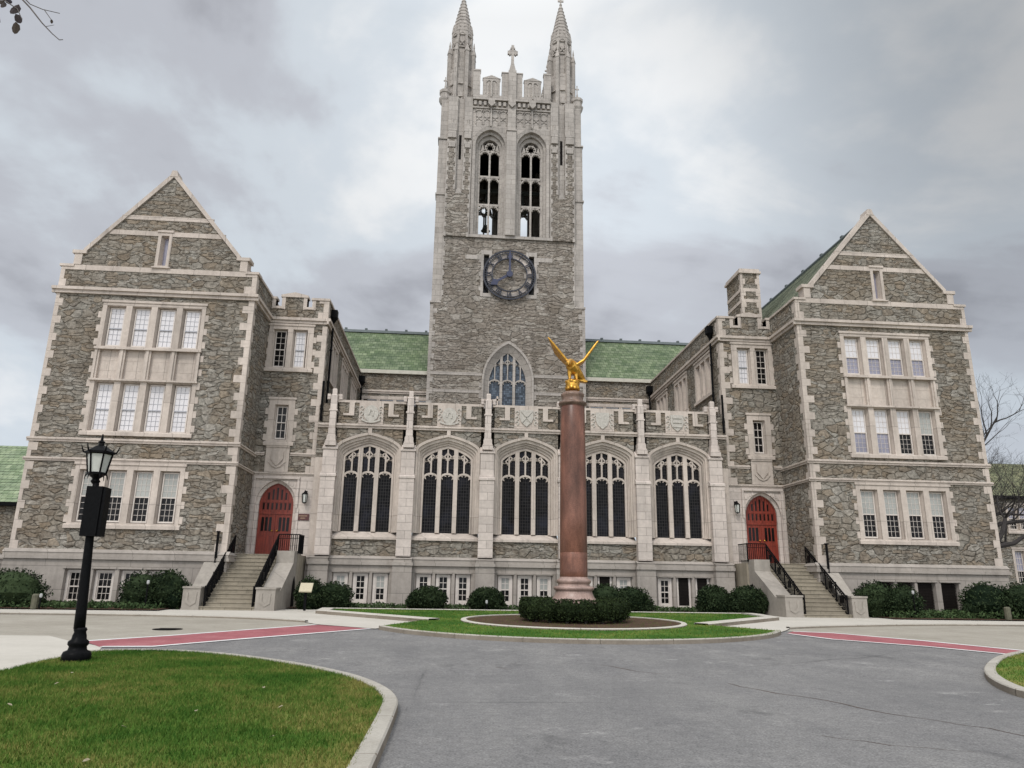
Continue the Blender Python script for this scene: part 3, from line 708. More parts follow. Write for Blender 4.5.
# wing-to-hall corner blocks with the red doors
def corner_block(s):
    xi, xo = cx(s, 11.33), cx(s, 14.53); x0, x1 = min(xi, xo), max(xi, xo)
    ret = facing_right(xi) if s < 0 else facing_left(xi); mp = front(YB); ye = 55.2
    R = lambda a, b: tuple(sorted((cx(s, a), cx(s, b))))
    big = (*R(12.02, 14.48), 12.75, 15.45); small = (*R(12.68, 14.06), 8.62, 11.2); shield = (*R(12.74, 13.98), 7.30, 8.62)
    mb = MB()
    wall(mb, mp, x0, x1, 7.05, 16.48, [big, small, shield])
    for a_, b_, zt in ((11.335, 12.25, 16.99), (12.55, 13.95, 17.12), (14.28, 14.53, 16.99)): mb.bx(mp, *R(a_, b_), -.45, 0, 16.48, zt)
    rw = [(41.5, 44.6), (46.2, 49.1), (50.8, 53.7)]
    wall(mb, ret, YB, ye, 0.3, 17.0, [(a, b, 12.7, 15.4) for a, b in rw])
    mb.quad((x0, YB+.5, 16.3), (x1, YB+.5, 16.3), (x1, ye+8, 16.3), (x0, ye+8, 16.3))
    wall(mb, facing_back(YB+.45), x0, x1, 15.5, 16.48)
    blk = build('corner_block', mb, 'rubble', HALL)
    q = MB(); sx = 1 if xi == x0 else -1
    for za, zb_ in ((7.15, 15.5), (15.9, 17.0)): q = MB(); quoins(q, xi, YB, sx, 1, za, zb_); build('quoins', q, 'lime_trim', blk)
    a = MB()
    # ashlar doorcase storey
    dc, dh, dsp, dr = cx(s, 13.22), .90, 5.45, 1.15
    dfn = pointed(dc, dh+.16, dsp, dr+.16)
    wall(a, mp, x0, x1, 0.3, 7.05, [(dc-dh-.16, dc+dh+.16, 2.84, dfn)], .06)
    c0 = arch_curve(dfn, dc, dh+.16, 2.84); dfi = pointed(dc, dh, dsp, dr); c1 = arch_curve(dfi, dc, dh, 2.84)
    a.loft(L3(mp, c0, .06), L3(mp, c0, -.10)); a.loft(L3(mp, c0, -.10), L3(mp, c1, -.16)); a.loft(L3(mp, c1, -.16), L3(mp, c1, -.45))
    # square label moulding over the door
    ua, ub = R(12.05, 14.42)
    a.bx(mp, ua, ub, .05, .17, 6.80, 6.93); a.bx(mp, ua, ua+.12, .05, .15, 5.3, 6.80); a.bx(mp, ub-.12, ub, .05, .15, 5.3, 6.80)
    a.bx(mp, dc-dh-.34, dc-dh-.20, .05, .12, 2.84, 5.3); a.bx(mp, dc+dh+.20, dc+dh+.34, .05, .12, 2.84, 5.3)
    for e in (-1, 1):                                   # carved spandrels
        for t in range(4): a.bx(mp, dc+e*(dh+.02-.13*t)-.05, dc+e*(dh+.02-.13*t)+.05, .055, .085, 6.35+.07*t, 6.50+.07*t)
    build('doorcase', a, 'lime', blk)
    b = MB()
    band(b, mp, x0-.0, x1, 6.98, 7.17, .14); band(b, ret, YB-.14, YB+.8, 6.98, 7.17, .14)
    for (ua, ub) in (R(11.33, 12.68), R(14.06, 14.53)): band(b, mp, ua, ub, 8.05, 8.24, .10)
    band(b, mp, x0, x1, 15.55, 15.92, .2); band(b, ret, YB-.2, ye, 15.55, 15.92, .2)
    build('belt_course', b, 'lime_trim', blk)
    k = MB()
    # battlements: open crenels either side of a raised, pointed merlon
    mer = []
    rr = [(11.33, 12.25, 17.12), (12.55, 13.95, 17.25), (14.28, 14.53, 17.12)]
    for (a_, b_, zt) in rr:
        ua, ub = R(a_, b_)
        k.bx(mp, ua-.06, ub+.06, -.5, .07, zt-.13, zt)
        for e in (a_, b_):
            if e in (11.33, 14.53): continue
            qq = R(e, e+.20) if e == a_ else R(e-.20, e); k.bx(mp, *qq, -.48, .03, 16.4, zt-.13)
    ua, ub = R(12.5, 14.0); um = (ua+ub)/2
    k.prism(mp, [(ua, 17.25), (ub, 17.25), (um, 17.42)], -.5, .07)
    for (a_, b_) in ((12.25, 12.55), (13.95, 14.28)): k.bx(mp, *R(a_-.12, b_+.12), -.5, .06, 16.42, 16.56)
    k.bx(ret, YB+.5, ye, -.5, .07, 17.0, 17.13)
    build('coping', k, 'lime_trim', blk)
    # carved shield under the small window
    sh = MB(); wall(sh, mp, shield[0], shield[1], 7.17, 8.62, [], .05)
    sh.bx(mp, shield[0], shield[1], -.05, .10, 8.50, 8.62); uc = (shield[0]+shield[1])/2
    sh.prism(mp, [(uc-.34, 8.30), (uc+.34, 8.30), (uc+.32, 7.85), (uc, 7.48), (uc-.32, 7.85)], .04, .12)
    sh.strip(mp, [(uc-.42, 7.75), (uc-.2, 7.5), (uc, 7.42), (uc+.2, 7.5), (uc+.42, 7.75)], .09, .04, .11)
    build('shield_panel', sh, 'lime_trim', blk)
    # windows
    lu = [R(12.36, 13.16), R(13.45, 14.25)]
    g = stone_group(HALL, mp, *big[:2], 12.75, 15.45, lu, [(12.98, 15.2)])
    for i, (ua, ub) in enumerate(sorted(lu)):
        dark = (i == 0) if s < 0 else (i == 1)
        sash(g, mp, (ua+ub)/2, .60, 13.03, 15.15, 14.05, -.20, 2 if dark else 3, (3, 3), 'glass_dark' if dark else 'glass_blind', 'glass_dark' if dark else 'glass_blind', 'muntin_dark' if not dark else 'wood', .024 if dark else .015,
             'dark sash with nothing drawn behind it' if dark else 'sash with a pale blind drawn down')
    ua, ub = R(13.02, 13.74)
    g = stone_group(HALL, mp, *small[:2], 8.62, 11.2, [(ua, ub)], [(8.92, 10.86)])
    sash(g, mp, (ua+ub)/2, .56, 8.98, 10.80, 9.90, -.20, 2, (2, 2), 'glass_dark', 'glass_dark', 'wood', .034)
    for (a_, b_) in rw:
        n = 3; w_ = (b_-a_-.3)/n; li = [(a_+.15+w_*i+.10, a_+.15+w_*(i+1)-.10) for i in range(n)]
        g = stone_group(HALL, ret, a_, b_, 12.7, 15.4, li, [(12.95, 15.12)], False)
        for ua, ub in li: sash(g, ret, (ua+ub)/2, ub-ua-.16, 13.0, 15.07, 14.05, -.26, 2, (3, 3), 'glass_blind', 'glass_lilac', 'wood', .016)
    # arched double door
    dm = MB(); yd = -.34
    d_ = MB(); wall(d_, mp, dc-dh, dc+dh, 5.02, dfi, [], yd+.02, LIN(dc-dh, dc+dh)); d_.bx(mp, dc-dh, dc+dh, yd-.06, yd+.05, 4.98, 5.10)
    door = build('door', d_, 'door', HALL)
    bars = MB()
    for i in range(8): u = dc+(i-3.5)*.225; bars.bx(mp, u-.03, u+.03, yd, yd+.06, 5.10, min(dfi(u-.04), dfi(u+.04))-.02)
    bars.bx(mp, dc-dh+.02, dc+dh-.02, yd, yd+.055, 5.60, 5.70); bars.strip(mp, [(u_, z_) for u_, z_ in arch_curve(dfi, dc, dh-.05, 5.1)], .09, yd, yd+.065)
    build('fanlight_bars', bars, 'door', door)
    fan = MB()
    for i in range(7):
        u = dc+(i-3)*.225; zt = min(dfi(u-.07), dfi(u+.07))-.16
        for z0, z1 in ((5.22, 5.56), (5.74, zt-.04)):
            if z1-z0 > .12: fan.bx(mp, u-.047, u+.047, yd, yd+.028, z0, z1)
    build('fanlight', fan, 'glass_dark', door)
    for e in (-1, 1):
        lf = MB(); ua, ub = sorted((dc+e*.006, dc+e*dh)); lf.bx(mp, ua, ub, yd-.05, yd, 2.86, 4.98)
        for f in (ua+.05, ub-.05, (ua+ub)/2): lf.bx(mp, f-.045, f+.045, yd, yd+.02, 2.9, 4.95)
        lf.bx(mp, ua, ub, yd, yd+.018, 2.88, 3.12); lf.bx(mp, ua, ub, yd, yd+.018, 3.85, 3.98)
        lo = build('door_leaf', lf, 'door', door)
        gl = MB()
        for i in range(3): u = (ua+ub)/2+(i-1)*.2; gl.bx(mp, u-.065, u+.065, yd, yd+.024, 4.1, 4.82)
        build('door_light', gl, 'glass_dark', lo)
        hd = MB(); hd.ball(mp(dc+e*.13, yd+.06, 4.12), .05, 8, 6); build('door_knob', hd, 'gold', lo)
    return blk
corner_block(-1); corner_block(1)

# great hall between the blocks: five bays of tall traceried windows
def great_hall():
    mp = front(YH); x0, x1 = cx(1, -11.33)+.0, cx(1, 11.33)
    bays = [XC+4.26*k for k in (-2, -1, 0, 1, 2)]; piers = [XC+4.26*k for k in (-2.5, -1.5, -.5, .5, 1.5, 2.5)]
    ho, hi = 1.745, 1.345
    rub = MB(); dr = MB()
    for c in bays:
        fo = tudor(c, ho, 8.60, .82)
        wall(rub, mp, c-ho-.02, c+ho+.02, 2.88, 9.66, [(c-ho, c+ho, 3.74, fo)])
        wall(rub, mp, c-ho-.02, c+ho+.02, 9.88, 11.08)
    for xa, xb in ((x0, piers[0]), (piers[-1], x1)): wall(dr, mp, xa, xb, 2.88, 8.0); wall(rub, mp, xa, xb, 8.0, 10.9)
    rub.quad((x0, YH, 9.95), (x1, YH, 9.95), (x1, 55.2, 9.95), (x0, 55.2, 9.95))
    wall(rub, facing_back(YH+.45), x0, x1, 9.95, 11.08)
    gh = build('great_hall_wall', rub, 'rubble', HALL)
    for n_, c in enumerate(bays):
        # moulded arch orders
        f0, f1, f2, f3 = tudor(c, ho, 8.60, .82), tudor(c, ho-.13, 8.52, .76), tudor(c, ho-.22, 8.40, .72), tudor(c, hi, 8.02, .76)
        ca, cb_ = arch_curve(tudor(c, 1.465, 8.28, .73), c, 1.465, 4.12), arch_curve(tudor(c, 1.40, 8.15, .75), c, 1.40, 4.12)
        c0, c1, c2, c3 = (arch_curve(f, c, h, 4.12) for f, h in ((f0, ho), (f1, ho-.13), (f2, ho-.22), (f3, hi)))
        for A, da, B, db in ((c0, 0, c0, .15), (c0, .15, c1, .13), (c1, .13, c1, .02), (c1, .02, c2, .0), (c2, .0, c2, -.12), (c2, -.12, ca, -.12), (ca, -.12, ca, -.22), (ca, -.22, cb_, -.23), (cb_, -.23, cb_, -.31), (cb_, -.31, c3, -.33), (c3, -.33, c3, -.46)):
            dr.loft(L3(mp, A, da), L3(mp, B, db))
        dr.bx(mp, c-ho, c+ho, -.3, .10, 3.74, 3.86); dr.add([mp(c-ho, .10, 3.86), mp(c+ho, .10, 3.86), mp(c+ho, -.42, 4.16), mp(c-ho, -.42, 4.16)], [[0, 1, 2, 3]])
        wall(dr, mp, c-ho, c-ho+.001, 3.86, 4.12)
        # keystone under the parapet string
        dr.bx(mp, c-.10, c+.10, 0, .10, 9.36, 9.66)
    build('arch_moulding', dr, 'lime_trim', gh)
    for k in range(5):
        c = bays[k]
        gothic_window(HALL, mp, c, hi, 4.16, 8.02, .76, 7.32, tudor, 'leaded', 3, .23, .085, -.36)
    st = MB(); band(st, mp, x0, x1, 9.64, 9.90, .16)
    for xa, xb in zip(piers, piers[1:]):
        c = (xa+xb)/2
        st.bx(mp, xa+.25, xb-.25, -.5, .05, 11.06, 11.19)
        for e in (-1, 1):
            ua, ub = sorted((c+e*1.20, c+e*.92)); st.bx(mp, ua, ub, -.03, .07, 10.45, 11.06)
            ua, ub = sorted((c+e*1.50, c+e*.92)); st.bx(mp, ua, ub, -.03, .09, 10.33, 10.45)
            ua, ub = sorted((c+e*1.74, c+e*2.08)); st.bx(mp, ua, ub, -.4, .06, 11.40, 11.50); st.bx(mp, *sorted((c+e*1.74, c+e*1.88)), -.4, .04, 11.19, 11.40)
    build('parapet', st, 'lime_trim', gh)
    for k, c in enumerate(bays):
        sh = MB(); sh.bx(mp, c-.66, c+.66, -.02, .05, 9.90, 11.06); sh.m = 1
        z = 10.48
        if k in (0, 1):
            sh.prism(mp, [(c+.40*sin(2*pi*i/16), z+.46*cos(2*pi*i/16)) for i in range(16)], .05, .11)
            sh.strip(mp, [(c-.15, z-.1), (c-.05, z+.2), (c+.12, z+.1), (c+.1, z-.15)], .08, .10, .15)
        else:
            sh.prism(mp, [(c-.38, z+.46), (c+.38, z+.46), (c+.38, z+.02), (c+.28, z-.25), (c, z-.48), (c-.28, z-.25), (c-.38, z+.02)], .05, .11)
            if k == 2:
                sh.strip(mp, [(c-.3, z+.4), (c+.25, z-.25)], .06, .10, .15); sh.strip(mp, [(c+.3, z+.4), (c-.25, z-.25)], .06, .10, .15)
            if k == 4:
                for zz in (z-.2, z+.05, z+.3): sh.bx(mp, c-.26, c+.26, .10, .15, zz-.05, zz+.05)
        for e in (-1, 1):
            for q in (-.28, 0, .3):
                sh.strip(mp, [(c+e*(.52+.09*cos(a)), z+q+.10*sin(a)) for a in [i*pi/4 for i in range(7)]], .05, .05, .10)
        if k < 2: sh.strip(mp, [(c-.5, z-.36), (c-.25, z-.46), (c, z-.5), (c+.25, z-.46), (c+.5, z-.36)], .09, .05, .12)
        o = build('shield_panel', sh, ['lime_trim', 'shield'], gh)
        o['label'] = ['oval carved shield with a ribbon', 'oval carved shield with scrolls', 'carved shield with a saltire', 'plain smooth carved shield', 'carved shield crossed by three bars'][k]
    for k, x in enumerate(piers):
        p = MB(); hw = .385
        if k in (0, 5): x += .12 if k == 0 else -.12
        p.bx(mp, x-hw, x+hw, 0, .42, 2.90, 7.02); p.bx(mp, x-hw-.04, x+hw+.04, 0, .47, 6.95, 7.06); p.wedge(mp, x-hw-.02, x+hw+.02, 0, .46, 7.06, 7.32)
        p.bx(mp, x-hw+.02, x+hw-.02, 0, .30, 7.06, 8.42); p.bx(mp, x-hw-.02, x+hw+.02, 0, .36, 8.42, 8.52); p.wedge(mp, x-hw, x+hw, 0, .34, 8.52, 8.80)
        # flared octagonal pinnacle shaft through the parapet
        yc = YH-.16
        for w_, za, zb_ in ((.29, 8.6, 8.92), (.23, 8.92, 9.24), (.18, 9.24, 9.64)): p.bx(mp, x-w_, x+w_, -.1, .16+w_, za, zb_-.08); p.bx(mp, x-w_+.03, x+w_-.03, -.1, .13+w_, zb_-.08, zb_)
        p.lathe([(.235, 9.6), (.235, 11.36), (.20, 11.40), (.17, 11.42), (.17, 11.70), (.12, 11.78)], x, yc, 4, pi/4)
        for z in (10.5,): p.bx(mp, x-.22, x+.22, 0, .345, z, z+.10)
        for e in (-1, 1): p.bx(mp, *sorted((x+e*.23, x+e*.40)), -.2, .10, 11.2, 11.50)
        build('pier', p, 'lime', gh)
    # small stone cross on the parapet left of the middle bay
    cr = MB(); xcr = XC-1.62; cr.bx(mp, xcr-.05, xcr+.05, -.3, -.2, 11.19, 11.75); cr.bx(mp, xcr-.15, xcr+.15, -.3, -.2, 11.5, 11.6); build('parapet_cross', cr, 'lime_trim', gh)
    # base storey
    b = MB(); holes = []
    for c in bays: holes += [(c+o-.43, c+o+.43, .50, 2.06) for o in (-1.02, 0, 1.02)]
    wall(b, mp, x0, x1, 0, 2.44, holes, .06)
    for a, e, z0, z1 in holes:
        o = [(a, z0), (e, z0), (e, z1), (a, z1)]; i = [(a+.06, z0+.03), (e-.06, z0+.03), (e-.06, z1-.02), (a+.06, z1-.02)]
        b.loft(L3(mp, o, .06), L3(mp, i, -.18), True); b.bx(mp, a-.02, e+.02, .03, .15, z1, z1+.07)
    b.bx(mp, x0, x1, 0, .19, 2.44, 2.60); b.bx(mp, x0, x1, 0, .13, 2.60, 2.76); b.wedge(mp, x0, x1, 0, .17, 2.76, 2.90)
    for x in piers:
        b.bx(mp, x-.50, x+.50, .06, .50, 0, 2.44); b.bx(mp, x-.54, x+.54, .19, .58, 2.44, 2.60); b.bx(mp, x-.47, x+.47, .13, .49, 2.60, 2.76); b.wedge(mp, x-.5, x+.5, .13, .53, 2.76, 2.90)
    build('base_course', b, 'plinth', gh)
    for k, c in enumerate(bays):
        for j, o in enumerate((-1.02, 0, 1.02)):
            louv = (k == 4 and j > 0) or (k == 3 and j == 1)
            if louv:
                lv = MB(); z = .55
                while z < 2.0: lv.bx(mp, c+o-.28, c+o+.28, -.16, -.06, z, z+.035); z += .075
                lv.quad(mp(c+o-.40, -.17, .5), mp(c+o+.40, -.17, .5), mp(c+o+.40, -.17, 2.05), mp(c+o-.40, -.17, 2.05))
                w = build('basement_louvre', lv, 'louvre', HALL)
                f = MB()
                for e in (-1, 1): f.bx(mp, *sorted((c+o+e*.28, c+o+e*.375)), -.16, -.05, .53, 2.04)
                f.bx(mp, c+o-.28, c+o+.28, -.16, -.05, .53, .62); build('frame', f, 'wood', w)
            else:
                f = MB()
                for e in (-1, 1): f.bx(mp, *sorted((c+o+e*.25, c+o+e*.375)), -.17, -.05, .53, 2.04)
                f.bx(mp, c+o-.25, c+o+.25, -.17, -.05, 1.93, 2.04); f.bx(mp, c+o-.25, c+o+.25, -.17, -.05, .53, .66)
                w = build('basement_window', f, 'wood', HALL)
                tp = 'glass_grey' if (k in (0, 2) and j != 1) or k == 3 else 'glass_dark'
                sash(w, mp, c+o, .50, .66, 1.94, 1.30, -.10, 2, (2, 2), tp, 'glass_dark', 'wood', .028)
great_hall()

# rear range with the green roof, behind the great hall
def range_():
    Y = 55.2; mp = front(Y); m = MB(); x0, x1 = -15.4, 23.2
    wins = []
    for a, n in ((-7.15, 4), (10.3, 3)):
        wins += [(a+1.25*i+.12, a+1.25*i+1.13, 12.9, 14.95) for i in range(n)]
    wall(m, mp, x0, x1, 9.9, 17.02, wins)
    r = build('rear_range_wall', m, 'rubble', HALL)
    b = MB(); band(b, mp, x0, x1, 15.45, 15.75, .14)
    b.bx(mp, -7.3, 15.2, 0, .04, 14.98, 15.25)
    for a, e, z0, z1 in wins: b.bx(mp, a-.13, a, -.25, .035, 12.8, 14.98); b.bx(mp, e, e+.12, -.25, .035, 12.8, 14.98)
    build('belt_course', b, 'lime_trim', r)
    for a, e, z0, z1 in wins:
        f = MB(); f.bx(mp, a, e, -.28, -.2, 14.7, 14.97)
        w = build('window', f, 'wood', HALL); sash(w, mp, (a+e)/2, e-a-.06, 12.9, 14.8, 13.9, -.28, 3, (3, 3), 'glass_lilac', 'glass_dark', 'wood', .02)
    n = 26; z0, z1 = 17.25, 21.95; y0, y1 = Y-.15, 59.9
    ro = MB()
    for side in (1, -1):
        yy0, yy1 = (y0, y1) if side == 1 else (2*y1-y0, y1)
        for i in range(n):
            t0, t1 = i/n, (i+1)/n; ya, yb = yy0+(yy1-yy0)*t0, yy0+(yy1-yy0)*t1; za, zb = z0+(z1-z0)*t0, z0+(z1-z0)*t1
            ro.quad((x0, ya, za+.05), (x1, ya, za+.05), (x1, yb, zb+.008), (x0, yb, zb+.008)); ro.quad((x0, ya, za-.01), (x1, ya, za-.01), (x1, ya, za+.05), (x0, ya, za+.05))
    o = build('roof', ro, 'slate_x', HALL)
    rc = MB(); rc.prism(lambda u, d, z: (d, u, z), [(y1-.30, z1-.12), (y1-.10, z1+.16), (y1+.10, z1+.16), (y1+.30, z1-.12)], x0, x1)
    for x in np.arange(x0+.9, x1, 1.68): rc.box(x-.10, x+.10, y1-.12, y1+.12, z1+.15, z1+.30)
    build('ridge_cap', rc, 'lead', o)
    g = MB(); g.bx(mp, x0, x1, -.3, .22, 17.02, 17.30); build('gutter', g, 'gutter', o)
range_()

# clock tower
TX, TY = 3.84, 54.5
def clock_tower():
    mp = front(TY); D = 12.2; X = lambda r: TX+r
    lw = (TX+.06, 2.0, 16.6, 3.22)                         # lower window: centre, outer half, spring, rise
    fo = pointed(*lw)
    low = MB()
    wall(low, mp, X(-6.1), X(6.1), 9.9, 22.9, [(lw[0]-2.0, lw[0]+2.0, 11.2, fo)])
    slots = [(X(-2.25), X(-1.38), 23.45, 27.42), (X(1.38), X(2.25), 23.45, 27.42)]
    wall(low, mp, X(-5.3), X(5.3), 22.9, 28.5, slots)
    for e in (-1, 1):                                       # turret faces in rubble up to the belfry
        low.bx(mp, *sorted((X(e*3.32), X(e*5.34))), -.3, .16, 28.5, 32.3)
        for a, b in ((3.32, 3.98), (4.55, 5.34)): low.bx(mp, *sorted((X(e*a), X(e*b))), -.3, .16, 32.3, 37.4)
    for m_ in (facing_left(X(-6.1)), facing_right(X(6.1))): wall(low, m_, TY, TY+D, 9.9, 22.9)
    wall(low, facing_back(TY+D), X(-6.1), X(6.1), 9.9, 28.5)
    for m_ in (facing_left(X(-5.9)), facing_right(X(5.9))): wall(low, m_, TY+.3, TY+D, 22.9, 28.5)
    low.quad((X(-5.9), TY+.3, 28.45), (X(5.9), TY+.3, 28.45), (X(5.9), TY+D, 28.45), (X(-5.9), TY+D, 28.45))
    tw = build('clock_tower', low, 'rubble_tower', HALL)
    # limestone corner buttresses, bands, quoins, slot frames
    for e in (-1, 1):
        q = MB()
        quoins(q, X(e*6.1), TY, -e, 1, 9.9, 22.6, .42, .22, .48, .02)
        for yy in (TY+.06, TY+D-.9):
            xs = lambda a, b: sorted((X(e*a), X(e*b)))
            if yy > TY+1: build('corner_buttress', q, 'lime_tower', tw); q = MB()
            for z0, z1, w in ((22.9, 32.2, 6.05), (32.35, 37.35, 6.05), (37.5, 41.4, 5.96)):
                a, b = xs(5.345, w); q.box(a, b, yy, yy+.9, z0, z1)
            for z, w in ((22.78, 6.16), (32.2, 6.13), (37.36, 6.12)):
                a, b = xs(5.30, w); q.box(a, b, yy-.10, yy+1.0, z, z+.14)
        build('corner_buttress', q, 'lime_tower', tw); q = MB()
        # toothed joint between buttress, rubble and belfry dressings
        tt = [MB() for _ in range(5)]
        z = 23.0; i = 0
        while z < 37.2:
            L = .14 if i % 2 else .02
            if z < 28.3: tt[0].bx(mp, *sorted((X(e*5.345), X(e*(5.345-.06-L)))), 0, .03, z, z+.421)
            else:
                tt[1].bx(mp, *sorted((X(e*5.345), X(e*(5.345-.05-L)))), .1, .185, z, z+.421)
                tt[2].bx(mp, *sorted((X(e*3.31), X(e*(3.31+.05+L)))), .1, .185, z, z+.421)
                if z > 32.3:
                    tt[3].bx(mp, *sorted((X(e*3.985), X(e*(3.985-.05-L)))), .1, .185, z, z+.421); tt[4].bx(mp, *sorted((X(e*4.545), X(e*(4.545+.05+L)))), .1, .185, z, z+.421)
            z += .42; i += 1
        for q in tt: build('toothing', q, 'lime_tower', tw)
        q = MB()
    q = MB()
    for z0, z1 in ((16.95, 17.19), (15.57, 15.81)):
        for a, b in ((-6.1, lw[0]-2.0-TX), (lw[0]+2.0-TX, 6.1)): q.bx(mp, X(a), X(b), 0, .035, z0, z1)
    for ua, ub, z0, z1 in slots:
        wall(q, mp, ua, ub, z0, z1, [(ua+.22, ub-.22, z0+.3, z1-.35)], .04)
        q.loft(L3(mp, [(ua, z0), (ub, z0), (ub, z1), (ua, z1)], .04), L3(mp, [(ua, z0), (ub, z0), (ub, z1), (ua, z1)], -.05), True)
        o = [(ua+.22, z0+.3), (ub-.22, z0+.3), (ub-.22, z1-.35), (ua+.22, z1-.35)]; q.loft(L3(mp, o, .04), L3(mp, o, -.35), True)
        for k in range(3):
            z = z0+.5+k*1.2; q.bx(mp, ua-.14, ua-.003, 0, .03, z, z+.4); q.bx(mp, ub+.003, ub+.14, 0, .03, z, z+.4)
    for e in (-1, 1): q.bx(mp, *sorted((X(e*2.26), X(e*3.5))), 0, .035, 26.62, 26.98)
    # moulded arch of the lower window
    w0, h0, s0, r0 = lw; f1 = pointed(w0, 1.86, 16.55, 3.05); f2 = pointed(w0, 1.49, 16.4, 2.62)
    a0, a1, a2 = arch_curve(fo, w0, 2.0, 11.2), arch_curve(f1, w0, 1.86, 11.2), arch_curve(f2, w0, 1.49, 11.2)
    for A, da, B, db in ((a0, 0, a0, .13), (a0, .13, a1, .12), (a1, .12, a1, .02), (a1, .02, a2, -.3), (a2, -.3, a2, -.5)): q.loft(L3(mp, A, da), L3(mp, B, db))
    for i in range(14):
        z = 11.4+.42*i
        if z < 16.4 and i % 2: q.bx(mp, w0-2.2, w0-2.003, 0, .03, z, z+.38); q.bx(mp, w0+2.003, w0+2.2, 0, .03, z, z+.38)
    build('arch_dressings', q, 'lime_tower', tw)
    for ua, ub, z0, z1 in slots:
        sl = MB(); sl.quad(mp(ua, -.3, z0), mp(ub, -.3, z0), mp(ub, -.3, z1), mp(ua, -.3, z1))
        build('slot_glass', sl, 'glass_dark', tw)
    gothic_window(HALL, mp, w0, 1.49, 11.2, 16.4, 2.62, 16.75, pointed, 'leaded_tower', 3, .20, .085, -.40, 'lime_tower', 'gothic_window', 'pointed three light window low in the tower')
    # belfry
    oc, ho, hi = 1.74, 1.47, .80; zb, zs = 28.75, 37.0
    bf = MB()
    for face, w_, yy in ((mp, 3.32, 0), (facing_back(TY+D), 5.5, 0), (facing_left(X(-5.5)), 0, 1), (facing_right(X(5.5)), 0, 1)):
        c0 = TX if not yy else TY+D/2
        hw = w_ if not yy else 5.35
        hs = [(c0+e*oc-ho, c0+e*oc+ho, zb, pointed(c0+e*oc, ho, zs, 1.86)) for e in (-1, 1)]
        wall(bf, face, c0-hw, c0+hw, 28.5, 41.45, hs, .02)
        for e in (-1, 1):
            u = c0+e*oc
            cs = [arch_curve(pointed(u, h, zs-.0, r), u, h, zb) for h, r in ((ho, 1.86), (1.24, 1.52), (1.04, 1.26), (hi, .92))]
            for A, da, B, db in ((cs[0], .02, cs[0], .13), (cs[0], .13, cs[1], .04), (cs[1], .04, cs[1], -.30), (cs[1], -.30, cs[2], -.32), (cs[2], -.32, cs[2], -.55), (cs[2], -.55, cs[3], -.60), (cs[3], -.60, cs[3], -1.0)):
                bf.loft(L3(face, A, da), L3(face, B, db))
            # mullion, two transoms of cusped heads and a quatrefoil
            bf.bx(face, u-.075, u+.075, -.75, -.5, zb, 36.6)
            for z in (31.75, 34.35):
                bf.bx(face, u-hi, u+hi, -.75, -.52, z-.10, z+.10)
            for z in (31.65, 34.25, 36.75):
                for k in (-1, 1): cusped_light(bf, face, u+k*.40, .74, 0, z, .10, -.74, -.52, True)
            for k in range(8):
                a = k*pi/4+pi/8; cc = (u+.36*cos(a), 37.12+.36*sin(a)); d_ = (u+.50*cos(a), 37.12+.50*sin(a)); tip = (u+.22*cos(a), 37.12+.22*sin(a))
                bf.strip(face, [(u+.40*cos(a-.4), 37.12+.40*sin(a-.4)), (u+.40*cos(a+.4), 37.12+.40*sin(a+.4))], .10, -.74, -.52)
                bf.strip(face, [d_, tip], .07, -.72, -.54)
            for k in (-1, 1): bf.prism(face, [(u+k*hi, 36.7), (u+k*.45, 36.9), (u+k*.62, 37.5)], -.72, -.55)
            bf.bx(face, u-ho, u+ho, -.9, .02, zb-.05, zb+.06)
            # blind tracery frieze above the arches
            for k in range(4):
                v = u+(k-1.5)*.68
                for p0 in (v-.30, v+.24): bf.bx(face, p0, p0+.06, .02, .10, 38.95, 40.4)
                cusped_light(bf, face, v, .6, 0, 40.35, .09, .02, .10, True)
                bf.strip(face, [(v-.2, 39.75), (v+.2, 39.35)], .07, .02, .09); bf.strip(face, [(v+.2, 39.75), (v-.2, 39.35)], .07, .02, .09)
            bf.bx(face, u-.06, u+.06, .02, .2, 38.75, 40.5)
            bf.prism(face, [(u-.28, 41.25), (u+.28, 41.25), (u+.28, 40.75), (u, 40.45), (u-.28, 40.75)], .30, .52)
        bf.bx(face, c0-hw, c0+hw, .02, .16, zb-.26, zb-.02)
        bf.bx(face, c0-hw, c0+hw, .02, .16, 40.46, 40.60); bf.bx(face, c0-hw, c0+hw, .02, .34, 41.20, 41.42)
        for k in range(16):
            v = c0-hw+(k+.5)*2*hw/16; bf.bx(face, v-.11, v+.11, .02, .26, 40.72, 41.08)
        # central buttress strip
        bf.bx(face, c0-.39, c0+.39, .02, .34, zb-.02, 38.3); bf.bx(face, c0-.43, c0+.43, .02, .42, 38.3, 38.42); bf.bx(face, c0-.34, c0+.34, .02, .30, 38.42, 44.3)
        bf.prism(face, [(c0-.3, 41.3), (c0+.3, 41.3), (c0+.3, 40.8), (c0, 40.5), (c0-.3, 40.8)], .32, .50)
        # parapet: pierced low wall and three merlons
        bf.bx(face, c0-hw, c0+hw, -.35, .06, 41.42, 41.85)
        for k in range(10):
            v = c0-hw+(k+.5)*2*hw/10; bf.bx(face, v-.2, v+.2, .06, .12, 41.55, 41.75)
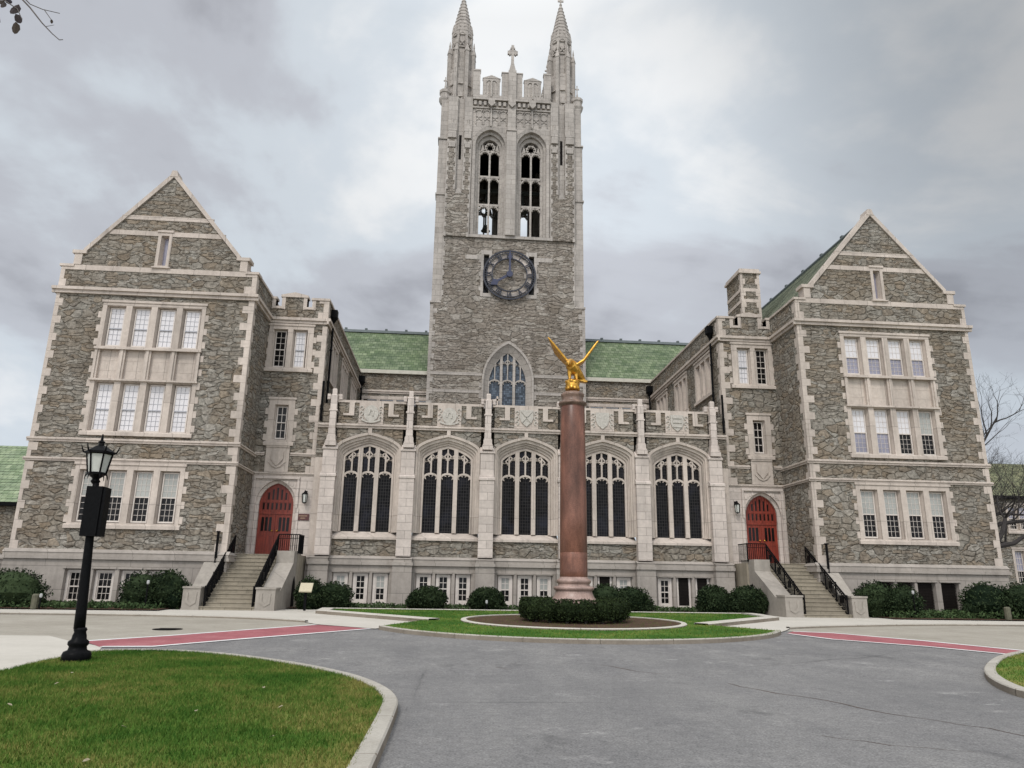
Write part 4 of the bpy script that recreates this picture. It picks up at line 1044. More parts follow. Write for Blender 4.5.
        for a, b, zt, pk in ((-2.5, -1.05, 43.5, 1), (1.05, 2.5, 43.5, 1), (-.88, .88, 44.1, 0)):
            bf.bx(face, c0+a, c0+b, -.35, .06, 41.85, zt); m_ = c0+(a+b)/2
            if pk:
                bf.prism(face, [(c0+a-.05, zt), (c0+b+.05, zt), (m_, zt+.32)], -.38, .10)
                for t in (-.22, .22): cusped_light(bf, face, m_+t, .40, 0, 43.3, .08, .06, .13, True); bf.bx(face, m_+t-.02, m_+t+.02, .06, .12, 42.0, 43.1)
                bf.bx(face, m_-.06, m_+.06, .06, .22, 41.6, 43.2); bf.bx(face, m_-.52, m_-.45, .06, .12, 42, 43.4); bf.bx(face, m_+.45, m_+.52, .06, .12, 42, 43.4)
            else: bf.bx(face, c0+a-.05, c0+b+.05, -.38, .10, zt, zt+.12)
        if hw > 3.3:
            for e in (-1, 1): bf.bx(face, *sorted((c0+e*2.74, c0+e*3.36)), -.35, .06, 41.85, 44.2); bf.bx(face, *sorted((c0+e*2.70, c0+e*3.36)), -.38, .10, 44.2, 44.34)
        # cross over the middle merlon
        if face is mp:
            bf.bx(face, c0-.26, c0+.26, -.2, .25, 44.22, 44.5); bf.prism(face, [(c0-.26, 44.5), (c0+.26, 44.5), (c0+.11, 45.2), (c0-.11, 45.2)], -.12, .16)
            bf.bx(face, c0-.12, c0+.12, -.08, .12, 45.2, 47.0); bf.bx(face, c0-.44, c0+.44, -.085, .125, 46.08, 46.40); bf.bx(face, c0-.30, c0-.18, -.09, .13, 45.98, 46.5); bf.bx(face, c0+.18, c0+.30, -.09, .13, 45.98, 46.5); bf.bx(face, c0-.2, c0+.2, -.09, .13, 46.62, 46.74)
    bf.quad((X(-5.9), TY+.3, 41.4), (X(5.9), TY+.3, 41.4), (X(5.9), TY+D, 41.4), (X(-5.9), TY+D, 41.4))
    # turret faces above the rubble: gablets and shafts
    for e in (-1, 1):
        for a, b in ((3.32, 3.98), (4.55, 5.34)):
            u0, u1 = sorted((X(e*a), X(e*b))); m_ = (u0+u1)/2
            bf.bx(mp, u0, u1, -.3, .18, 37.4, 41.45); bf.bx(mp, u0+.12, u1-.12, .18, .23, 36.55, 37.1)
            bf.bx(mp, u0+.06, u1-.06, .18, .30, 37.4, 38.05); bf.prism(mp, [(u0+.02, 38.05), (u1-.02, 38.05), (m_, 38.95)], .18, .32); bf.bx(mp, m_-.04, m_+.04, .2, .3, 38.9, 39.25)
        u0, u1 = sorted((X(e*3.98), X(e*4.55))); bf.bx(mp, u0, u1, -.35, -.12, 32.2, 41.45); bf.bx(mp, u0+.03, u1-.03, -.12, .05, 32.3, 32.75)
        bf.prism(mp, [(u0, 32.3), (u1, 32.3), ((u0+u1)/2, 33.0)], -.05, .18)
        # small corner turrets with iron crosses
        for yy in (TY+.45, TY+D-.45):
            x = X(e*5.72); bf.lathe([(.36, 41.0), (.52, 41.35), (.52, 41.5), (.42, 41.55), (.42, 41.95), (.50, 42.0), (.50, 42.25), (.12, 42.4), (.05, 42.9)], x, yy, 8, pi/8)
            bf.box(x-.04, x+.04, yy-.04, yy+.04, 42.8, 43.7); bf.box(x-.16, x+.16, yy-.035, yy+.035, 43.3, 43.4)
    build('belfry_stage', bf, 'lime_tower', tw)
    for e in (-1, 1):
        ds = MB()
        u0, u1 = sorted((X(e*3.99), X(e*4.54))); ds.quad(mp(u0+.17, -.11, 35.6), mp(u1-.17, -.11, 35.6), mp(u1-.17, -.11, 37.9), mp(u0+.17, -.11, 37.9))
        build('turret_slit', ds, 'dark_in', tw)  # near-black sheet painted for the shade inside the slit
    # bells on a timber frame inside
    bl = MB()
    for x, z, r in ((-1.75, 32.2, .42), (-.55, 33.6, .5), (1.6, 34.2, .45)):
        bl.lathe([(r, z), (r*.78, z+.25*r), (r*.6, z+.9*r), (r*.45, z+1.25*r), (.05, z+1.4*r)], X(x), TY+D/2, 20)
        bl.tube([(X(x), TY+D/2, z+1.4*r), (X(x), TY+D/2, 36.0)], .08, 6)
    bl.box(X(-5.5), X(5.5), TY+D/2-.15, TY+D/2+.15, 36.0, 36.3)
    build('bell', bl, 'bell', tw)
    fl = MB(); fl.box(X(-5.6), X(5.6), TY+.9, TY+D-.9, 40.9, 41.3); build('belfry_ceiling', fl, 'dark_in', tw)
    # four corner turrets with spires
    def turret(cx0, cy0):
        t = MB(); r1 = .86
        t.lathe([(1.08, 39.5), (1.08, 44.5), (r1, 44.7), (r1, 48.9)], cx0, cy0, 8, pi/8)
        for k in range(8):
            a = k*pi/4+pi/8; px, py = cx0+1.14*cos(a), cy0+1.14*sin(a)
            # outer shafts end in small crocketed pinnacles, slim inner shafts carry on to the spire
            t.lathe([(.20, 39.5), (.20, 46.3), (.25, 46.35), (.23, 46.5), (.07, 47.1), (.10, 47.16), (.02, 47.7)], px, py, 4, a+pi/4)
            qx, qy = cx0+.86*cos(a), cy0+.86*sin(a)
            t.lathe([(.15, 44.4), (.15, 48.6), (.19, 48.65), (.04, 49.5)], qx, qy, 4, a+pi/4)
            a2 = k*pi/4; ax, ay = cos(a2), sin(a2)
            fm = lambda u, d, z, ax=ax, ay=ay: (cx0+ax*(r1*.93+d)-ay*u, cy0+ay*(r1*.93+d)+ax*u, z)
            t.bx(fm, -.30, .30, .03, .22, 44.45, 44.68)
            t.prism(fm, [(-.30, 48.2), (.30, 48.2), (.30, 48.4), (0, 49.5), (-.30, 48.4)], .0, .10)
            cusped_light(t, fm, 0, .46, 0, 48.45, .07, .05, .14, True)
            t.strip(fm, [(-.18, 47.6), (.18, 47.1)], .07, .02, .12); t.strip(fm, [(.18, 47.6), (-.18, 47.1)], .07, .02, .12); t.bx(fm, -.25, .25, .02, .12, 46.9, 47.0)
            t.strip(fm, [(-.18, 41.6), (.18, 41.1)], .07, .26, .36); t.strip(fm, [(.18, 41.6), (-.18, 41.1)], .07, .26, .36); t.prism(fm, [(-.22, 41.7), (.22, 41.7), (0, 42.4)], .24, .36)
            t.bx(fm, -.2, .2, .1, .34, 43.0, 43.12)
        o = build('turret', t, 'lime_tower', tw)
        sp = MB(); prof = [(.95, 48.55)]; z = 48.7; n = 10
        for k in range(n):
            z0 = 48.7+(52.75-48.7)*k/n; z1 = 48.7+(52.75-48.7)*(k+1)/n; ra = .86*(1-k/n)**.92+.07; rb = .86*(1-(k+1)/n)**.92+.07
            prof += [(ra+.06, z0), (ra+.06, z0+.10), (ra, z0+.14), (rb+.02, z1)]
        sp.lathe(prof, cx0, cy0, 8, pi/8)
        sp.ball((cx0, cy0, 52.85), .13, 8, 6); sp.box(cx0-.06, cx0+.06, cy0-.06, cy0+.06, 52.8, 53.75); sp.box(cx0-.26, cx0+.26, cy0-.05, cy0+.05, 53.2, 53.36)
        build('spire', sp, 'lime_tower', tw)
    for sx in (-1, 1):
        for cy0 in (TY+1.3, TY+D-1.3): turret(TX+sx*4.42, cy0)
    # the clock
    cz, cxx = 25.3, TX+.04
    ck = MB()
    def ring(mb, r0, r1, d0, d1, n=48):
        P = lambda r, d: [mp(cxx+r*sin(2*pi*i/n), d, cz+r*cos(2*pi*i/n)) for i in range(n)]
        mb.loft(P(r0, d1), P(r1, d1), True); mb.loft(P(r0, d0), P(r0, d1), True); mb.loft(P(r1, d1), P(r1, d0), True)
    ring(ck, 2.0, 2.12, .20, .30); ring(ck, 1.36, 1.45, .20, .30); ring(ck, 1.84, 1.89, .22, .27)
    for i in range(60):
        a = 2*pi*i/60; ck.strip(mp, [(cxx+1.86*sin(a), cz+1.86*cos(a)), (cxx+2.0*sin(a), cz+2.0*cos(a))], .035, .22, .28)
    for i in range(12):
        a = 2*pi*i/12; ck.tube([mp(cxx+2.05*sin(a), .25, cz+2.05*cos(a)), mp(cxx+2.05*sin(a), -.05, cz+2.05*cos(a))], .03, 6)
    clock = build('clock', ck, 'clock_iron', HALL)
    dial = MB(); ring(dial, 1.47, 1.80, -.02, .06); build('dial_ring', dial, 'lime', clock)
    # roman numerals, each read from the centre outwards
    NUM = ['XII', 'I', 'II', 'III', 'IIII', 'V', 'VI', 'VII', 'VIII', 'IX', 'X', 'XI']
    for h, txt in enumerate(NUM):
        nm_ = MB()
        a = 2*pi*h/12; er = (sin(a), cos(a)); et = (cos(a), -sin(a))
        wd = {'I': .13, 'V': .26, 'X': .26}; tot = sum(wd[c] for c in txt); t = -tot/2
        P = lambda r, q: (cxx+er[0]*r+et[0]*q, cz+er[1]*r+et[1]*q)
        for c in txt:
            w = wd[c]; m_ = t+w/2
            if c == 'I': ss = [((1.48, m_), (1.84, m_))]
            elif c == 'V': ss = [((1.84, t+.03), (1.48, m_)), ((1.48, m_), (1.84, t+w-.03))]
            else: ss = [((1.84, t+.03), (1.48, t+w-.03)), ((1.48, t+.03), (1.84, t+w-.03))]
            for (r_, q_), (r__, q__) in ss: nm_.strip(mp, [P(r_, q_), P(r__, q__)], .075, .21, .29)
            t += w
        build('numeral', nm_, 'clock_iron', clock)
    for ang, ln, wd, lab in ((0, 1.95, .15, 'minute hand pointing straight up'), (238, 1.75, .17, 'hour hand pointing at eight, with a broad leaf tip')):
        a = radians(ang); er = (sin(a), cos(a)); et = (cos(a), -sin(a)); P = lambda r, q: (cxx+er[0]*r+et[0]*q, cz+er[1]*r+et[1]*q)
        hd = MB(); d_ = .34 if ang else .42
        tipw = .30 if ang else .15
        hd.prism(mp, [P(-.2, wd*.7), P(-.2, -wd*.7), P(ln*.62, -wd*.5), P(ln*.76, -tipw), P(ln, -.03), P(ln, .03), P(ln*.76, tipw), P(ln*.62, wd*.5)], d_, d_+.06)
        hd.prism(mp, [P(.26*cos(k), .26*sin(k)) for k in [i*pi/6 for i in range(12)]], d_-.02, d_+.08)
        o = build('clock_hand', hd, 'clock_hand', clock); o['label'] = lab
clock_tower()

# chimneys
def chimney(x, y):
    m = MB(); m.box(x-.62, x+.62, y, y+2.4, 16.5, 21.35)
    c = build('chimney', m, 'rubble', HALL)
    t = MB(); t.box(x-.74, x+.74, y-.12, y+2.52, 21.35, 21.5); t.box(x-.66, x+.66, y-.04, y+2.44, 21.5, 21.68)
    for z in (19.35, 20.1): t.box(x-.645, x+.645, y-.025, y+2.425, z, z+.22)
    z = 17.0; i = 0
    for e in (-1, 1):
        z = 17.0; i = 0
        while z < 21.2:
            L = .30 if i % 2 else .16; a, b = sorted((x+e*.635, x+e*(.635-L))); t.box(a, b, y-.02, y+(.46-L), z, min(z+.39, 21.35)); z += .40; i += 1
    build('chimney_cap', t, 'lime_trim', c)
chimney(18.75, 43.2)

# drainpipes and hoppers
def drainpipe(x, y, z0, z1, hop=True):
    m = MB(); m.tube([(x, y, z0), (x, y, z1)], .065, 8)
    for z in np.arange(z0+.6, z1, 1.9): m.lathe([(.09, z), (.09, z+.09)], x, y, 8)
    d = build('drainpipe', m, 'iron', HALL)
    if hop:
        h = MB(); h.box(x-.22, x+.22, y-.22, y+.22, z1+.28, z1+.75); h.lathe([(.08, z1), (.26, z1+.3)], x, y, 8); build('hopper', h, 'iron', d)
for s in (-1, 1):
    xi = cx(s, 11.33); o = .14*(-s)
    drainpipe(xi+o, 41.15, 9.95, 16.05); drainpipe(xi+o*1.6, 54.8, 9.95, 15.9)
for s in (-1, 1): drainpipe(cx(s, 11.2), YH-.10, 9.98, 12.2, False)

# entrance stairs
def stairs(s):
    R = lambda a, b: sorted((cx(s, a), cx(s, b)))
    n, y0, zb, zt = 14, 34.3, .29, 2.84; run = .285; rise = (zt-zb)/n
    xa, xb = R(12.34, 14.68)
    st = MB()
    for i in range(n):
        y = y0+i*run; z = zb+rise*i
        st.box(xa, xb, y+.02, y+run+.3, z-.25, z+rise-.035); st.box(xa, xb, y-.015, y+run+.02, z+rise-.035, z+rise)
    yl = y0+n*run; st.box(xa, xb, yl+.03, YB-.06, .2, zt-.002); st.box(*R(11.4, 12.34), yl+.03, YB-.06, .2, zt-.004)
    stc = build('staircase', st, 'step', HALL)
    # outer-wing cheek
    xw0, xw1 = R(14.69, 15.42)
    def cheek(x0, x1, yend, zend):
        c = MB(); side = lambda u, d, z: (x0+d, u, z); w = x1-x0
        c.prism(side, [(y0-.05, .1), (y0-.05, 1.22), (y0+.85, 1.22), (y0+.85, 1.12), (37.55, 2.42), (37.55, 3.0), (yend, 3.0), (yend, .1)] if zend > 2.9 else [(y0-.05, .1), (y0-.05, 1.22), (y0+.85, 1.22), (y0+.85, 1.12), (yend, zend), (yend, .1)], 0, w)
        c.box(x0-.03, x1+.03, y0-.09, y0+.88, 1.22, 1.30)
        fm = front(y0-.05); m_ = (x0+x1)/2
        c.prism(fm, [(m_-.24, 1.05), (m_-.13, 1.05), (m_-.12, .72), (m_, .62), (m_+.12, .72), (m_+.13, 1.05), (m_+.24, 1.05), (m_+.22, .62), (m_, .48), (m_-.22, .62)], 0, .03)
        c.box(x0-.02, x1+.02, y0-.08, y0+.9, .1, .38)
        return build('cheek_wall', c, 'cheek', stc)
    cheek(xw0, xw1, 36.66, 2.45)
    xc0, xc1 = R(11.5, 12.33); c = cheek(xc0, xc1, 39.25, 2.95)
    # small pointed niche in the long cheek, its shade painted as a flat dark sheet
    nm = MB(); sd = facing_right(xc1 if s < 0 else xc1) if s < 0 else facing_left(xc0)
    wall(nm, sd, 37.6, 38.3, .4, pointed(37.95, .35, 1.2, .62), [], .012, LIN(37.6, 38.3, 12)); build('niche', nm, 'dark_in', c)
    # iron railings
    def railing(xr, y_a, y_b, lean, label=None):
        m = MB()
        zf = lambda y: zb+rise*max(0, min(n, (y-y0)/run))
        top = [(xr, y0+.05, zf(y0)+.92), (xr, y_b, zf(y_b)+.92+.06)]
        m.tube(top, .045, 6); m.tube([(xr, a[1], a[2]-.14) for a in top], .026, 5); m.tube([(xr, a[1], a[2]-.78) for a in top], .03, 5)
        for y in np.arange(y0+.05, y_b+.01, (y_b-y0-.05)/4): m.tube([(xr, y, zf(y)), (xr, y, zf(y)+1.0+.02)], .035, 6)
        for y in np.arange(y0+.12, y_b, .118): m.tube([(xr, y, zf(y)+.17), (xr, y, zf(y)+.9)], .017, 4)
        for y in np.arange(y0+.5, y_b, 1.0): m.box(xr-.025, xr+.025, y-.13, y+.13, zf(y)+.38, zf(y)+.72)
        return m
    m1 = railing(cx(s, 14.52), y0, y0+n*run-.2, 0)
    build('railing', m1, 'iron', HALL)
    m2 = railing(cx(s, 12.46), y0, y0+n*run-.1, 0)
    ya = y0+n*run-.1; xr = cx(s, 12.46); xe = cx(s, 11.45)
    for z in (3.82, 3.62, 3.0): m2.tube([(xr, ya, z), (xe, ya, z)], .03 if z > 3.7 else .016, 6)
    for t in np.linspace(0, 1, 11): m2.tube([(xr+(xe-xr)*t, ya, 2.9), (xr+(xe-xr)*t, ya, 3.82)], .018 if 0 < t < 1 else .036, 5)
    m2.tube([(xe, ya, 3.82), (xe, YH-.5, 3.82)], .03, 6)
    for y in np.arange(ya+.1, YH-.5, .12): m2.tube([(xe, y, 2.9), (xe, y, 3.82)], .012, 4)
    build('railing', m2, 'iron', HALL)
    # low post on the outer cheek beside the wing corner
    m3 = MB(); xp = cx(s, 14.92); m3.tube([(xp, 36.6, 2.3), (xp, 36.6, 3.8)], .06, 6); m3.box(xp-.08, xp+.08, 36.52, 36.68, 3.76, 3.82); build('rail_post', m3, 'iron', HALL)
stairs(-1); stairs(1)

# low ashlar wall running off the left wing, with a carved shield
def side_wall():
    m = MB(); x1 = cx(-1, 24.47); x0 = x1-9; mp = front(36.95)
    m.bx(mp, x0, x1-.03, -.6, .0, 0, 2.36); m.bx(mp, x0, x1-.03, -.7, .08, 2.36, 2.5)
    t = T_(build('garden_wall', m, 'plinth'), 'low grey ashlar wall with a carved shield, running left from the left gabled wing', 'wall')
    s_ = MB(); u = x1-.75; s_.bx(mp, u-.55, u+.55, 0, .03, 1.35, 2.2); s_.prism(mp, [(u-.28, 2.1), (u+.28, 2.1), (u+.26, 1.75), (u, 1.48), (u-.26, 1.75)], .03, .08)
    build('shield_panel', s_, 'plinth', t)
side_wall()

# ------------------------------------------------------------------ ground
def GZ(y): return min(max((y-14)/20, 0), 1)*0.3
def sheet(name, poly, mat, dz, label=None, kind='structure', cat=None, group=None, holes=()):
    bm = bmesh.new()
    vs = [bm.verts.new((x, y, 0)) for x, y in poly]; es = [bm.edges.new((vs[i], vs[(i+1) % len(vs)])) for i in range(len(vs))]
    bmesh.ops.triangle_fill(bm, use_beauty=True, edges=es)
    for yy in (14, 34): bmesh.ops.bisect_plane(bm, geom=bm.verts[:]+bm.edges[:]+bm.faces[:], plane_co=(0, yy, 0), plane_no=(0, 1, 0))
    for v in bm.verts: v.co.z = GZ(v.co.y)+dz
    bmesh.ops.recalc_face_normals(bm, faces=bm.faces[:])
    if bm.faces and sum(f.normal.z for f in bm.faces) < 0: bmesh.ops.reverse_faces(bm, faces=bm.faces[:])
    me = bpy.data.meshes.new(name); bm.to_mesh(me); bm.free(); me.materials.append(M[mat])
    o = bpy.data.objects.new(name, me); COL.objects.link(o)
    return T_(o, label, cat, group, kind)
def dense(poly, step=0.4, closed=False):
    out = []
    n = len(poly)
    for i in range(n if closed else n-1):
        a, b = poly[i], poly[(i+1) % n]; k = max(1, int(hypot(b[0]-a[0], b[1]-a[1])/step))
        out += [(a[0]+(b[0]-a[0])*j/k, a[1]+(b[1]-a[1])*j/k) for j in range(k)]
    if not closed: out.append(poly[-1])
    return out
def smooth(pts, it=2, closed=False):
    for _ in range(it):
        q = [] if closed else [pts[0]]
        n = len(pts)
        for i in range(n if closed else n-1):
            a, b = pts[i], pts[(i+1) % n]
            q += [(a[0]*.75+b[0]*.25, a[1]*.75+b[1]*.25), (a[0]*.25+b[0]*.75, a[1]*.25+b[1]*.75)]
        if not closed: q.append(pts[-1])
        pts = q
    return pts
def kerb(name, pts, w, h, mat, label=None, closed=False, block=1.9, kind='structure'):
    """granite kerb stones along a line; pts is the outer (road) edge, stone lies to its left"""
    pts = dense(pts, .35, closed); n = len(pts); mb = MB()
    L = []
    for i, p in enumerate(pts):
        a = pts[(i-1) % n] if closed else pts[max(0, i-1)]; b = pts[(i+1) % n] if closed else pts[min(n-1, i+1)]
        tx, ty = b[0]-a[0], b[1]-a[1]; l = hypot(tx, ty) or 1; L.append((p[0]-ty/l*w, p[1]+tx/l*w))
    acc = 0
    for i in range(n if closed else n-1):
        j = (i+1) % n; a, b, c, d = pts[i], pts[j], L[j], L[i]
        acc += hypot(b[0]-a[0], b[1]-a[1]); g = 0
        if acc > block: acc = 0; g = 0.03
        A = (a[0]+(b[0]-a[0])*g, a[1]+(b[1]-a[1])*g); Dd = (d[0]+(c[0]-d[0])*g, d[1]+(c[1]-d[1])*g)
        q = lambda p, z: (p[0], p[1], GZ(p[1])+z)
        mb.m = 0; bev = .02
        ia = lambda p, o: (p[0]+(o[0]-p[0])*bev/w, p[1]+(o[1]-p[1])*bev/w)
        mb.quad(q(ia(A, Dd), h), q(ia(b, c), h), q(c, h), q(Dd, h))
        mb.quad(q(A, h-bev), q(b, h-bev), q(ia(b, c), h), q(ia(A, Dd), h))
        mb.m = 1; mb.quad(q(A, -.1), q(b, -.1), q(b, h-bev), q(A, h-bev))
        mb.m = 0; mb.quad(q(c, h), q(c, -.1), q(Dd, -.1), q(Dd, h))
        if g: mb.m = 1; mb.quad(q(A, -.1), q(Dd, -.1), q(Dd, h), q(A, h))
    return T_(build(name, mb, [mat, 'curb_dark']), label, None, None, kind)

sheet('ground', [(-700, -200), (900, -200), (900, 900), (-700, 900)], 'soil', -.03, 'open ground reaching to the horizon')
sheet('road', [(-0.4, -60), (16, -60), (16, 5), (40, 5), (40, 30.2), (-40, 30.2), (-40, 5), (-0.4, 5)], 'asphalt', 0.0, 'worn grey asphalt drive with pale patches')
# buff paving either side of the red crossings
sheet('buff_paving', [(-40, 21.3), (-10.5, 21.5), (-9.2, 20.0), (-7.9, 21.3), (-4.5, 26.6), (-4.6, 27.2), (-5.4, 28.2), (-7, 29.1), (-10.3, 30.0), (-40, 30.0)], 'beige_road', .004, 'buff paved road beyond the left red crossing')
sheet('buff_paving', [(40, 12), (40, 30.0), (20, 30.0), (15.0, 28.6), (12.2, 26.9), (11.7, 26.0), (12.9, 25.4), (14.5, 22.7), (15.6, 19.8), (17.5, 16)], 'beige_road', .004, 'buff paved road beyond the right red crossing')
sheet('footpath', [(-40, -60), (-7.45, -60), (-7.4, 13.8), (-7.45, 15.2), (-7.3, 16.9), (-8.0, 18.9), (-9.2, 20.0), (-10.5, 21.5), (-40, 21.3)], 'concrete', .008, 'pale concrete path left of the front lawn')
# red crossings with white edges
sheet('red_crossing', [(-9.0, 20.15), (-8.0, 18.75), (-6.85, 18.88), (-5.36, 20.98), (-2.38, 25.05), (-4.46, 26.5), (-7.54, 21.93)], 'red_paint', .012, 'faded red crossing on the left, edged in white')
for pts in ([(-9.0, 20.2), (-7.56, 21.97), (-4.50, 26.55), (-4.36, 26.46), (-7.46, 21.82), (-8.86, 20.08)], [(-8.0, 18.72), (-6.85, 18.86), (-5.36, 20.96), (-2.36, 25.05), (-2.50, 25.14), (-5.48, 21.14), (-6.93, 19.05), (-8.0, 18.92)]):
    sheet('crossing_line', pts, 'white_paint', .016, 'white painted edge line of a red crossing')
sheet('red_crossing', [(11.83, 25.85), (11.15, 24.85), (11.64, 22.8), (13.34, 20.7), (14.3, 18.72), (16.93, 13.52), (18.28, 14.25), (15.58, 19.74), (14.52, 22.6), (13.0, 25.4)], 'red_paint', .012, 'faded red crossing on the right, edged in white')
for pts in ([(11.85, 25.9), (13.02, 25.42), (14.55, 22.62), (15.62, 19.75), (18.3, 14.3), (18.15, 14.2), (15.45, 19.68), (14.40, 22.48), (12.92, 25.25), (11.8, 25.72)], [(11.13, 24.83), (11.62, 22.78), (13.32, 20.68), (14.28, 18.7), (16.9, 13.5), (17.06, 13.56), (14.44, 18.78), (13.46, 20.8), (11.76, 22.88), (11.27, 24.87)]):
    sheet('crossing_line', pts, 'white_paint', .016, 'white painted edge line of a red crossing')
# front pavement with its kerb
wl = [(-40, 30.3), (-15.8, 30.2), (-10.3, 29.9), (-6.8, 28.9), (-5.0, 27.6), (-4.45, 26.55)]
wr = [(11.7, 26.1), (12.3, 27.1), (14.2, 28.1), (19.1, 29.8), (23.1, 30.2), (40, 30.3)]
sheet('pavement', wl+[(-2.3, 24.9), (-.9, 27.9), (-5.6, 33.2), (-5.7, 36.6), (14.2, 36.6), (14.15, 33.2), (9.4, 27.1), (10.65, 24.55)]+wr+[(40, 36.9), (-40, 36.9)], 'concrete', .025, 'pale concrete pavement along the foot of the hall')
kerb('kerb', smooth(wl[:-1], 2), .16, .075, 'curb', 'granite kerb of the left pavement')
kerb('kerb', smooth(wr[1:], 2), .16, .075, 'curb', 'granite kerb of the right pavement')
# cracks in the asphalt
for pts in ([(4.9, 13.6), (5.2, 12.6), (5.75, 11.6), (6.1, 10.4), (6.7, 9.4), (6.9, 8.6)], [(3.2, 16.2), (3.7, 15.2), (4.1, 14.7)], [(4.3, 9.0), (4.9, 8.4), (5.6, 8.1)], [(1.0, 15.6), (1.3, 15.3)]):
    pts = [(x+random.uniform(-.05, .05), y+random.uniform(-.05, .05)) for x, y in dense(pts, .25)]
    w_ = [random.uniform(.006, .016) for _ in pts]
    sheet('road_crack', [(x-w, y) for (x, y), w in zip(pts, w_)]+[(x+w, y) for (x, y), w in zip(pts, w_)][::-1], 'mulch', .003, 'dark crack in the asphalt drive')
# round island lawn with the column
MX, MY = 4.58, 28.0
arc = [(4.4+7.25*cos(a), 27.9+7.25*sin(a)) for a in np.linspace(pi+.43, 2*pi-.46, 40)]
isl = arc+[(9.4, 27.0), (13.9, 31.8), (14.1, 35.3), (-5.5, 35.3), (-5.35, 32.6), (-.9, 27.9)]
sheet('island_lawn', isl, 'grass', .11, 'lawn of the round island in front of the hall', 'stuff')
kerb('kerb', arc, .18, .125, 'curb', 'curved granite kerb round the front of the island lawn')
for pts, lab in (([(-5.6, 35.0), (-5.5, 32.6), (-.7, 27.75)], 'left'), ([(9.2, 26.85), (14.0, 31.8), (14.15, 35.0)], 'right')):
    kerb('kerb', pts, .55, .17, 'concrete', 'flat stone edging on the %s of the island lawn' % lab, False, 3.2)
kerb('kerb', [(-5.7, 35.3), (14.2, 35.3)], .25, .15, 'concrete', 'pale stone edging at the back of the island lawn')
ring_ = [(4.52+4.08*cos(a), 27.95+4.0*sin(a)) for a in np.linspace(0, 2*pi, 64, endpoint=False)]
kerb('kerb', ring_, .20, .165, 'concrete', 'low stone ring round the mulch bed of the column', True, 2.2)
sheet('mulch_bed', [(4.52+3.9*cos(a), 27.95+3.82*sin(a)) for a in np.linspace(0, 2*pi, 48, endpoint=False)], 'mulch', .135, 'brown bark mulch inside the stone ring', 'stuff')
# front lawn
edge = smooth([(-.62, 5), (-.61, 6.95), (-.60, 8.35), (-.60, 9.6), (-.62, 11.0), (-1.0, 12.4), (-1.75, 13.95), (-3.1, 15.5), (-4.6, 16.75), (-5.9, 17.35), (-7.0, 17.3), (-7.45, 16.9)], 2)
kerb('kerb', [(-.62, -30)]+edge, .20, .125, 'curb', 'pale granite kerb curving round the front lawn')
def inset(pts, w):
    o = []
    for i, p in enumerate(pts):
        a, b = pts[max(0, i-1)], pts[min(len(pts)-1, i+1)]; tx, ty = b[0]-a[0], b[1]-a[1]; l = hypot(tx, ty); o.append((p[0]-ty/l*w, p[1]+tx/l*w))
    return o
LAWN = [(-.82, -30)]+inset(edge, .18)+[(-7.5, 15.2), (-7.42, 13.8), (-7.45, -30)]
sheet('front_lawn', LAWN, 'grass', .10, 'green front lawn in the left foreground, yellowing at its corner', 'stuff')
cr_edge = smooth([(9.3, -30), (9.2, 8), (9.06, 11.7), (9.5, 12.95), (10.45, 14.6), (11.6, 16.05), (13.0, 17.55), (14.5, 18.75), (16.6, 19.7), (40, 22)], 2)
cr_edge_r = [p for p in cr_edge][::-1]
kerb('kerb', cr_edge_r, .20, .125, 'curb', 'pale granite kerb of the lawn corner at the right edge')
ci = inset(cr_edge_r, .18)
CORNER = ci+[(9.5, -30), (40, -30), (40, 21.8)]
CORNER = ci+[(40, -30)]
sheet('corner_lawn', CORNER, 'grass', .10, 'corner of a green lawn at the right edge', 'stuff')

def inside(P, poly):
    x, y = P[:, 0], P[:, 1]; r = np.zeros(len(P), bool); n = len(poly)
    for i in range(n):
        x1, y1 = poly[i]; x2, y2 = poly[(i+1) % n]
        c = ((y1 > y) != (y2 > y)); xi = (x2-x1)*(y-y1)/((y2-y1) or 1e-9)+x1; r ^= c & (x < xi)
    return r
def blades(name, poly, box, n, dz, label, h=(.03, .065), w=.006):
    P = np.column_stack((rng.uniform(box[0], box[1], n), rng.uniform(box[2], box[3], n))); P = P[inside(P, poly)]; n = len(P)
    a = rng.uniform(0, 2*pi, n); hh = rng.uniform(*h, n); z = np.clip((P[:, 1]-14)/20, 0, 1)*.3+dz-.004
    dx, dy = np.cos(a)*w, np.sin(a)*w; lx, ly = rng.normal(0, .022, n), rng.normal(0, .022, n)
    V = np.empty((n, 3, 3), np.float32)
    V[:, 0] = np.column_stack((P[:, 0]-dx, P[:, 1]-dy, z)); V[:, 1] = np.column_stack((P[:, 0]+dx, P[:, 1]+dy, z)); V[:, 2] = np.column_stack((P[:, 0]+lx, P[:, 1]+ly, z+hh))
    me = bpy.data.meshes.new(name); me.vertices.add(3*n); me.vertices.foreach_set('co', V.ravel())
    me.loops.add(3*n); me.loops.foreach_set('vertex_index', np.arange(3*n, dtype=np.int32))
    me.polygons.add(n); me.polygons.foreach_set('loop_start', np.arange(0, 3*n, 3, dtype=np.int32)); me.polygons.foreach_set('loop_total', np.full(n, 3, np.int32))
    me.update(); me.validate(); me.materials.append(M['grass'])
    o = bpy.data.objects.new(name, me); COL.objects.link(o); return T_(o, label, 'grass', None, 'stuff')
blades('grass', LAWN, (-7.5, -.7, 5.5, 17.6), 190000, .10, 'short grass blades of the front lawn in the left foreground')
blades('grass', CORNER, (8.9, 16, 9, 20), 26000, .10, 'short grass blades of the lawn corner at the right edge', w=.009)
blades('grass', isl, (-6, 15, 20, 36), 40000, .11, 'short grass blades of the round island lawn', w=.012)
